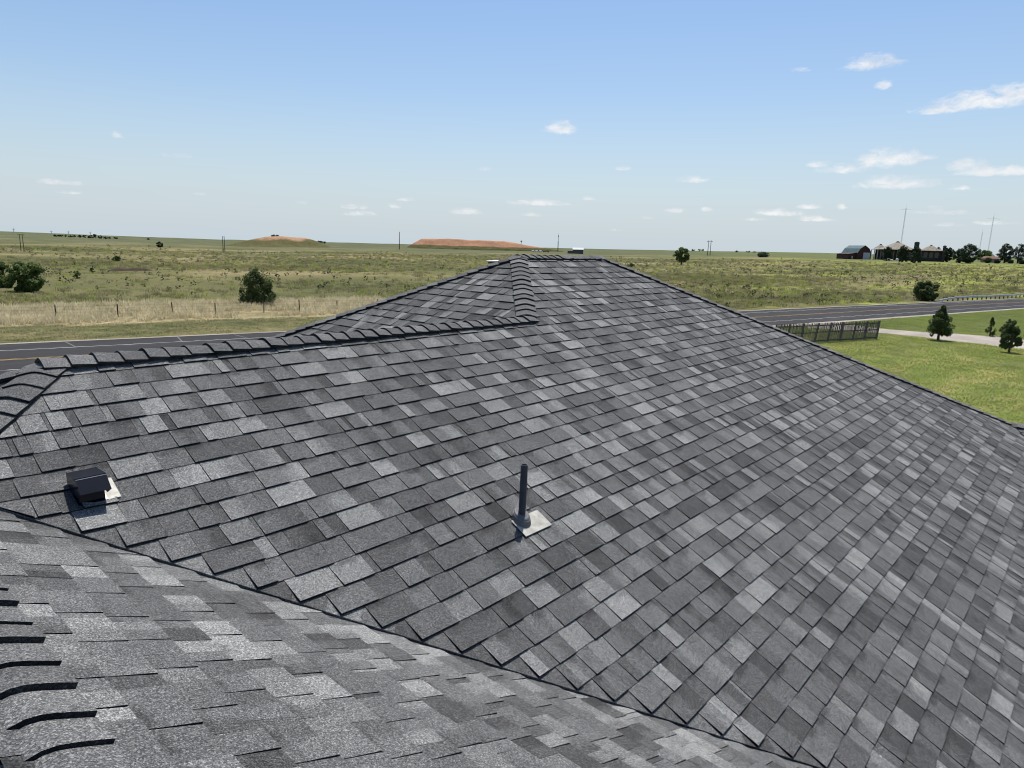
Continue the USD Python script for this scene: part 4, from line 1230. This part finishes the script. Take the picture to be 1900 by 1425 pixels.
def lattice(label, x, y, h, base, top, bays, name='lattice_mast', mat='steel', beam=.06, arms=(), cat='mast'):
    t = thing(name, label, cat, (x, y, float(ground_z(x, y))))
    a, d = frame_at(x, y)
    cs = [a * math.cos(q_) + d * math.sin(q_) for q_ in (0.3, 0.3 + 2.094, 0.3 + 4.189)]
    ww = lambda z: (base + (top - base) * z / h) / 1.73
    for c in cs:
        MB().bar((*(c * ww(0)), -.2), (*(c * ww(h)), h), beam, beam, up=(1, 0, 0)).build('leg', M[mat], t)
    m = MB()
    zs = np.linspace(0, h, bays + 1)
    for k in range(bays):
        for i in range(3):
            c0, c1 = cs[i], cs[(i + 1) % 3]
            m.bar((*(c0 * ww(zs[k])), zs[k]), (*(c1 * ww(zs[k + 1])), zs[k + 1]), beam * .7, beam * .7, up=(1, 0, .01))
            m.bar((*(c0 * ww(zs[k + 1])), zs[k + 1]), (*(c1 * ww(zs[k + 1])), zs[k + 1]), beam * .7, beam * .7, up=(0, 0, 1))
    tag(m.build('bracing', M[mat], t), kind='stuff')
    for z, half, tilt_ in arms:
        MB().bar((*(-a * half), z - tilt_), (*(a * half), z + tilt_), beam * 1.5, beam * 1.5).build('crossarm', M[mat], t)
    MB().tube([(0, 0, h - .5), (0, 0, h + 3.5)], [beam * .8, beam * .4], 6).build('aerial', M[mat], t)
    return t


lattice('tall lattice aerial mast rising behind the large tiled house roof', 611.0, 131.2, 40.0, .8, .6, 22, beam=.075, arms=[(39.0, 3.4, .2)])
lattice('tall thin lattice mast with a wide cross boom behind the far trees', 766.5, 91.8, 40.5, .8, .6, 20, beam=.07, arms=[(38.6, 5.0, -.2), (35.0, .6, 0)])
lattice('shorter thin lattice mast left of the cross-boom mast', 764.0, 98.2, 26.5, .7, .5, 15, beam=.065)
for i, (u_az, rr_) in enumerate(((78.0, 2040), (75.9, 2100), (74.9, 2200), (73.6, 2300))):
    x, y = rr_ * math.cos(math.radians(u_az)), rr_ * math.sin(math.radians(u_az))
    lattice(ORD[i] + ' faint far pylon from the left on the left skyline', x, y, 11, 1.4, .7, 5, name='pylon', beam=.32, arms=[(10.2, 3.6, 0), (8.2, 2.8, 0)], cat='pylon')
    stage.GetPrimAtPath('/World/pylon' + (f'_{i:03d}' if i else '')).SetCustomDataByKey('group', 'pylons on the left skyline')
t = thing('windmill', 'small farm windmill on the skyline above the tail of the long red stockpile', 'windmill', (1130.0, 985.5, float(ground_z(1130, 985.5))))
a, d = frame_at(1130, 985.5)
for sx, sy in ((-1, -1), (1, -1), (1, 1), (-1, 1)):
    MB().bar((*(a * sx * 1.2 + d * sy * 1.2), -.2), (*(a * sx * .2 + d * sy * .2), 15.0), .25, .25, up=(1, 0, .1)).build('leg', M['pole_wood'], t)
for k in range(10):
    q_ = k * math.pi / 5
    c = a * math.cos(q_)
    MB().bar((*(c * .4 - d * .4), 15.6 + .4 * math.sin(q_)), (*(c * 2.0 - d * .4), 15.6 + 2.0 * math.sin(q_)), .7, .1, up=(*d, 0)).build('blade', M['pole_wood'], t)
MB().bar((*(d * .2), 15.6), (*(d * 2.6), 15.6), .1, 1.0).build('tail', M['pole_wood'], t)

# ------------------------------------------------------------------ the small shed and the far farmstead
def local(x, y, rz_extra=0.0):
    a, d = frame_at(x, y)
    return math.atan2(a[1], a[0]) + rz_extra


M['grey_tin'] = look('grey_blue_tin', (.060, .074, .088), .6, vary=.3, scale=1)
M['pale_tin'] = look('pale_tin_roof', (.40, .39, .365), .5, vary=.2, scale=1)
M['red_barn'] = look('dark_red_barn_siding', (.058, .020, .016), .85, vary=.3, scale=1)
M['green_roof'] = look('dark_green_metal_roof', (.075, .115, .115), .45, vary=.2, scale=.5)
M['door_white'] = look('white_door', (.34, .355, .39), .6, vary=.1)
M['stone'] = look('dark_brown_stone', (.052, .043, .038), .9, vary=.5, scale=.8)
M['tile_roof'] = look('weathered_wood_shingle_roof', (.215, .190, .155), .9, vary=.4, scale=.7)
M['dark_window'] = look('dark_window_glass', (.015, .018, .022), .15, vary=.1, spec=.6)


def gable(name, parent, cx, cy, w, l, h0, h1, mat, ax='y', z0=0.0, th=.25):
    """Two pitched slabs over a w x l plan, ridge along y."""
    for s in (-1, 1):
        a0, a1 = np.array([cx + s * w / 2, cy, z0 + h0]), np.array([cx, cy, z0 + h1])
        m = MB()
        v = []
        for p in (a0, a1):
            for y in (-l / 2, l / 2):
                for k in (0, th):
                    v.append((p[0], p[1] + y, p[2] + k))
        hull = trimesh.convex.convex_hull(np.array(v))
        usdkit.mesh(stage, numbered(parent, name), hull, M[mat])


x, y = 550.5, 405.9
t = thing('shed', 'small grey farm shed with a pale tin roof and a lower side bay', 'shed', (x, y, float(ground_z(x, y))), local(x, y))
MB().box((1.2, 0, 2.0), (10.4, 6.0, 4.0)).build('wall', M['grey_tin'], t)
gable('roof', t, 0, 0, 1, 1, 0, .01, 'pale_tin') if False else None
v = [(xx, yy, zz) for xx in (-4.3, 6.7) for yy, zz in ((-3.4, 3.95), (3.4, 5.9), (3.4, 6.05), (-3.4, 4.25))]
usdkit.mesh(stage, numbered(t, 'roof'), trimesh.convex.convex_hull(np.array(v)), M['pale_tin'])
MB().box((-6.6, .4, 1.35), (5.2, 5.0, 2.7)).build('side_bay', M['grey_tin'], t)
MB().box((-.6, -3.03, 1.5), (2.6, .08, 2.8)).build('door', M['dark_window'], t)
MB().box((3.6, -3.03, 2.0), (1.6, .08, 1.4)).build('window', M['dark_window'], t)
for i, off in enumerate((-6.6, -2.6, 1.6)):
    a, d = frame_at(570.3, 471.5)
    xx, yy = np.array([570.3, 471.5]) + a * off
    t = thing('trailer', ORD[i] + ' small white farm trailer from the left, parked left of the shed', 'trailer', (xx, yy, float(ground_z(xx, yy))), local(xx, yy), group='trailers parked left of the shed')
    MB().box((0, 0, 1.25), (2.9, 2.0, 1.5), bev=.2).build('body', M['white_paint'], t)
    for s in (-.8, .8):
        MB().tube([(s, -1.05, .45), (s, -.85, .45)], .45, 10).build('wheel', M['black_metal'], t)
for i, off in enumerate((6.0, 9.6)):
    a, d = frame_at(570.3, 471.5)
    xx, yy = np.array([570.3, 471.5]) + a * off
    t = thing('farm_cart', ('low dark farm cart parked next to the white trailers', 'low dark farm cart parked between the other cart and the shed')[i], 'cart', (xx, yy, float(ground_z(xx, yy))), local(xx, yy), group='dark carts beside the trailers')
    MB().box((0, 0, .85), (3.0, 1.8, .7), bev=.1).build('bed', M['red_barn'], t)
    for s in (-.9, .9):
        MB().tube([(s, -1.0, .4), (s, -.8, .4)], .4, 10).build('wheel', M['black_metal'], t)

# barn
x, y = 576.0, 148.2
zb = float(ground_z(x, y)) - .3
t = thing('barn', 'dark red gambrel barn with a green roof, white door and low lean-to', 'barn', (x, y, zb), local(x, y, .62))
bw, bl = 11.8, 19.0                                    # gable faces the viewer (local -y)
gp = [(-bw / 2, 0), (-bw / 2, 4.8), (-bw / 2 * .62, 8.3), (0, 10.7), (bw / 2 * .62, 8.3), (bw / 2, 4.8), (bw / 2, 0)]
v = [(px_, yy, pz_) for yy in (0, bl) for px_, pz_ in gp]
usdkit.mesh(stage, numbered(t, 'wall'), trimesh.convex.convex_hull(np.array(v)), M['red_barn'])
for (p0, p1) in zip(gp[1:5], gp[2:6]):
    out = unit((-(p1[1] - p0[1]), 0, (p1[0] - p0[0])))
    q0 = np.array([p0[0], 0, p0[1]]), np.array([p1[0], 0, p1[1]])
    v = [p + out * k + np.array([0, yy, 0]) for p in q0 for k in (.02, .28) for yy in (-.5, bl + .4)]
    usdkit.mesh(stage, numbered(t, 'roof_panel'), trimesh.convex.convex_hull(np.array(v)), M['green_roof'])
MB().box((2.2, -.12, 2.75), (5.8, .2, 5.5)).build('door', M['door_white'], t)
for k in range(4):
    MB().box((2.2, -.25, .9 + 1.4 * k), (5.8, .06, .12)).build('door_rib', M['steel'], t)
v = [(xx, yy, zz) for yy in (1.0, bl - 3) for xx, zz in ((-bw / 2 - 6.4, 0), (-bw / 2 - 6.4, 3.9), (-bw / 2 - .05, 5.1), (-bw / 2 - .05, 0))]
usdkit.mesh(stage, numbered(t, 'lean_to'), trimesh.convex.convex_hull(np.array(v)), M['red_barn'])
v = [(xx, yy, zz) for yy in (.4, bl - 2.6) for xx, zz in ((-bw / 2 - 6.9, 3.92), (-bw / 2 - 6.9, 4.1), (-bw / 2 - .1, 5.35), (-bw / 2 - .1, 5.16))]
usdkit.mesh(stage, numbered(t, 'lean_to_roof'), trimesh.convex.convex_hull(np.array(v)), M['stone'])
MB().box((-bw / 2 - 3.2, .9, 1.6), (1.1, .1, 2.2)).build('small_door', M['door_white'], t)
for s in (-10.2, -9.2):
    MB().tube([(s, 8, 4.0), (s, 8, 8.0)], .12, 6).build('flue', M['steel'], t)

# farmhouse
x, y = 594.0, 129.9
zb = float(ground_z(x, y)) - .2
t = thing('farmhouse', 'long low farmhouse with pale pyramid roofs, capped chimneys and dark walls', 'house', (x, y, zb), local(x, y))
PX = .358                                               # metres per photograph pixel at this distance


def pyramid(name, cx, cy, r, z0, z1, top_r, sides, mat):
    an = np.arange(sides) * 2 * np.pi / sides + np.pi / sides
    v = [(cx + r * math.cos(q_), cy + r * math.sin(q_), z) for z in (z0 - .3, z0) for q_ in an] + [(cx + top_r * math.cos(q_), cy + top_r * math.sin(q_), z1) for q_ in an]
    usdkit.mesh(stage, numbered(t, name), trimesh.convex.convex_hull(np.array(v)), M[mat])


lx = lambda u: (u - 1661) * PX
hz_ = lambda v_: (484 - v_) * PX
MB().box((lx(1683), 4, 4.0), (lx(1746) - lx(1621), 12, 8.0)).build('wall', M['stone'], t)
v = [(xx, yy, zz) for xx, yy, zz in ((lx(1613), -5.5, 8.1), (lx(1750), -5.5, 8.1), (lx(1750), 11, 8.1), (lx(1613), 11, 8.1), (lx(1621), 3, 9.2), (lx(1742), 3, 9.2), (lx(1613), -5.5, 7.8), (lx(1750), -5.5, 7.8))]
usdkit.mesh(stage, numbered(t, 'roof'), trimesh.convex.convex_hull(np.array(v)), M['tile_roof'])
pyramid('pyramid_roof', lx(1661), 1.0, 14.0, 8.2, 13.6, 1.9, 8, 'tile_roof')
pyramid('pyramid_roof', lx(1724), 1.0, 7.8, 8.0, 11.6, 1.5, 8, 'tile_roof')
pyramid('pyramid_roof', lx(1629), 5.0, 4.7, 9.0, 11.5, 1.2, 8, 'tile_roof')
for u_, z_ in ((1661, 13.9), (1724, 11.6), (1629, 11.5)):
    pyramid('cupola', lx(u_), 1.0 if u_ > 1640 else 5.0, 1.5 if u_ == 1661 else 1.1, z_, z_ + .8, .5, 8, 'stone')
for k in range(9):
    xx = lx(1613 + 6.2 * k)
    MB().tube([(xx, -5.0, 0), (xx, -5.0, 7.7)], [.34, .30], 8).build('column', M['pale_tin' if k < 3 else 'tile_roof'], t)
for k in range(11):
    MB().box((lx(1634 + 10.2 * k), -2.06, 4.7), (2.4, .12, 4.0)).build('window', M['dark_window'], t)
for (u_, w_, z1, nm) in ((1697, 3.3, 13.2, 'chimney'), (1748, 2.0, 10.9, 'chimney')):
    p = MB().box((lx(u_), -3.5, z1 / 2), (w_, w_ * .8, z1), bev=.1).build(nm, M['stone'], t).GetPath().pathString
    half = w_ / 2 + .3
    an = np.linspace(0, np.pi, 9)
    v = [(lx(u_) + half * math.cos(q_), yy, z1 + 1.2 * math.sin(q_)) for q_ in an for yy in (-3.5 - w_ * .45, -3.5 + w_ * .45)]
    usdkit.mesh(stage, numbered(p, 'cap'), trimesh.convex.convex_hull(np.array(v)), M['grey_tin'])
for i, (u_, w_, h_) in enumerate(((1627, 2.2, 1.2), (1633, 3.0, 1.6), (1640, 1.8, 1.0), (1650, 1.8, 1.8))):
    a, d = frame_at(560, 122)
    xx, yy = np.array([560.0, 122.0]) + a * (u_ - 1648) * .34
    tt_ = thing('wrapped_bale', ('squat small', 'widest low', 'smallest', 'tall narrow')[i] + ' pale wrapped bale in the grass before the far farmhouse', 'bale', (xx, yy, float(ground_z(xx, yy))), local(xx, yy), group='pale bales before the farmhouse')
    MB().box((0, 0, h_ / 2), (w_, 1.4, h_), bev=.35).build('wrap', M['white_paint'], tt_)
x, y = 676.0, 78.5
t = thing('cottage', 'small house with a low reddish roof between the far trees', 'house', (x, y, float(ground_z(x, y))), local(x, y))
MB().box((0, 0, 1.6), (12, 8, 3.2)).build('wall', M['wall'], t)
v = [(-6.8, -5, 3.2), (6.8, -5, 3.2), (6.8, 5, 3.2), (-6.8, 5, 3.2), (-4, 0, 5.2), (4, 0, 5.2), (-6.8, -5, 3.0), (6.8, 5, 3.0)]
usdkit.mesh(stage, numbered(t, 'roof'), trimesh.convex.convex_hull(np.array(v)), look('reddish_roof', (.12, .062, .048), .85, vary=.3, scale=1))
for k in (-3.6, 0, 3.6):
    MB().box((k, -4.06, 1.7), (1.6, .1, 1.3)).build('window', M['dark_window'], t)
for i, (x, y, lab) in enumerate(((490.96, 165.18, 'dark cow grazing in the field left of the barn, the nearer one'),)):
    pass
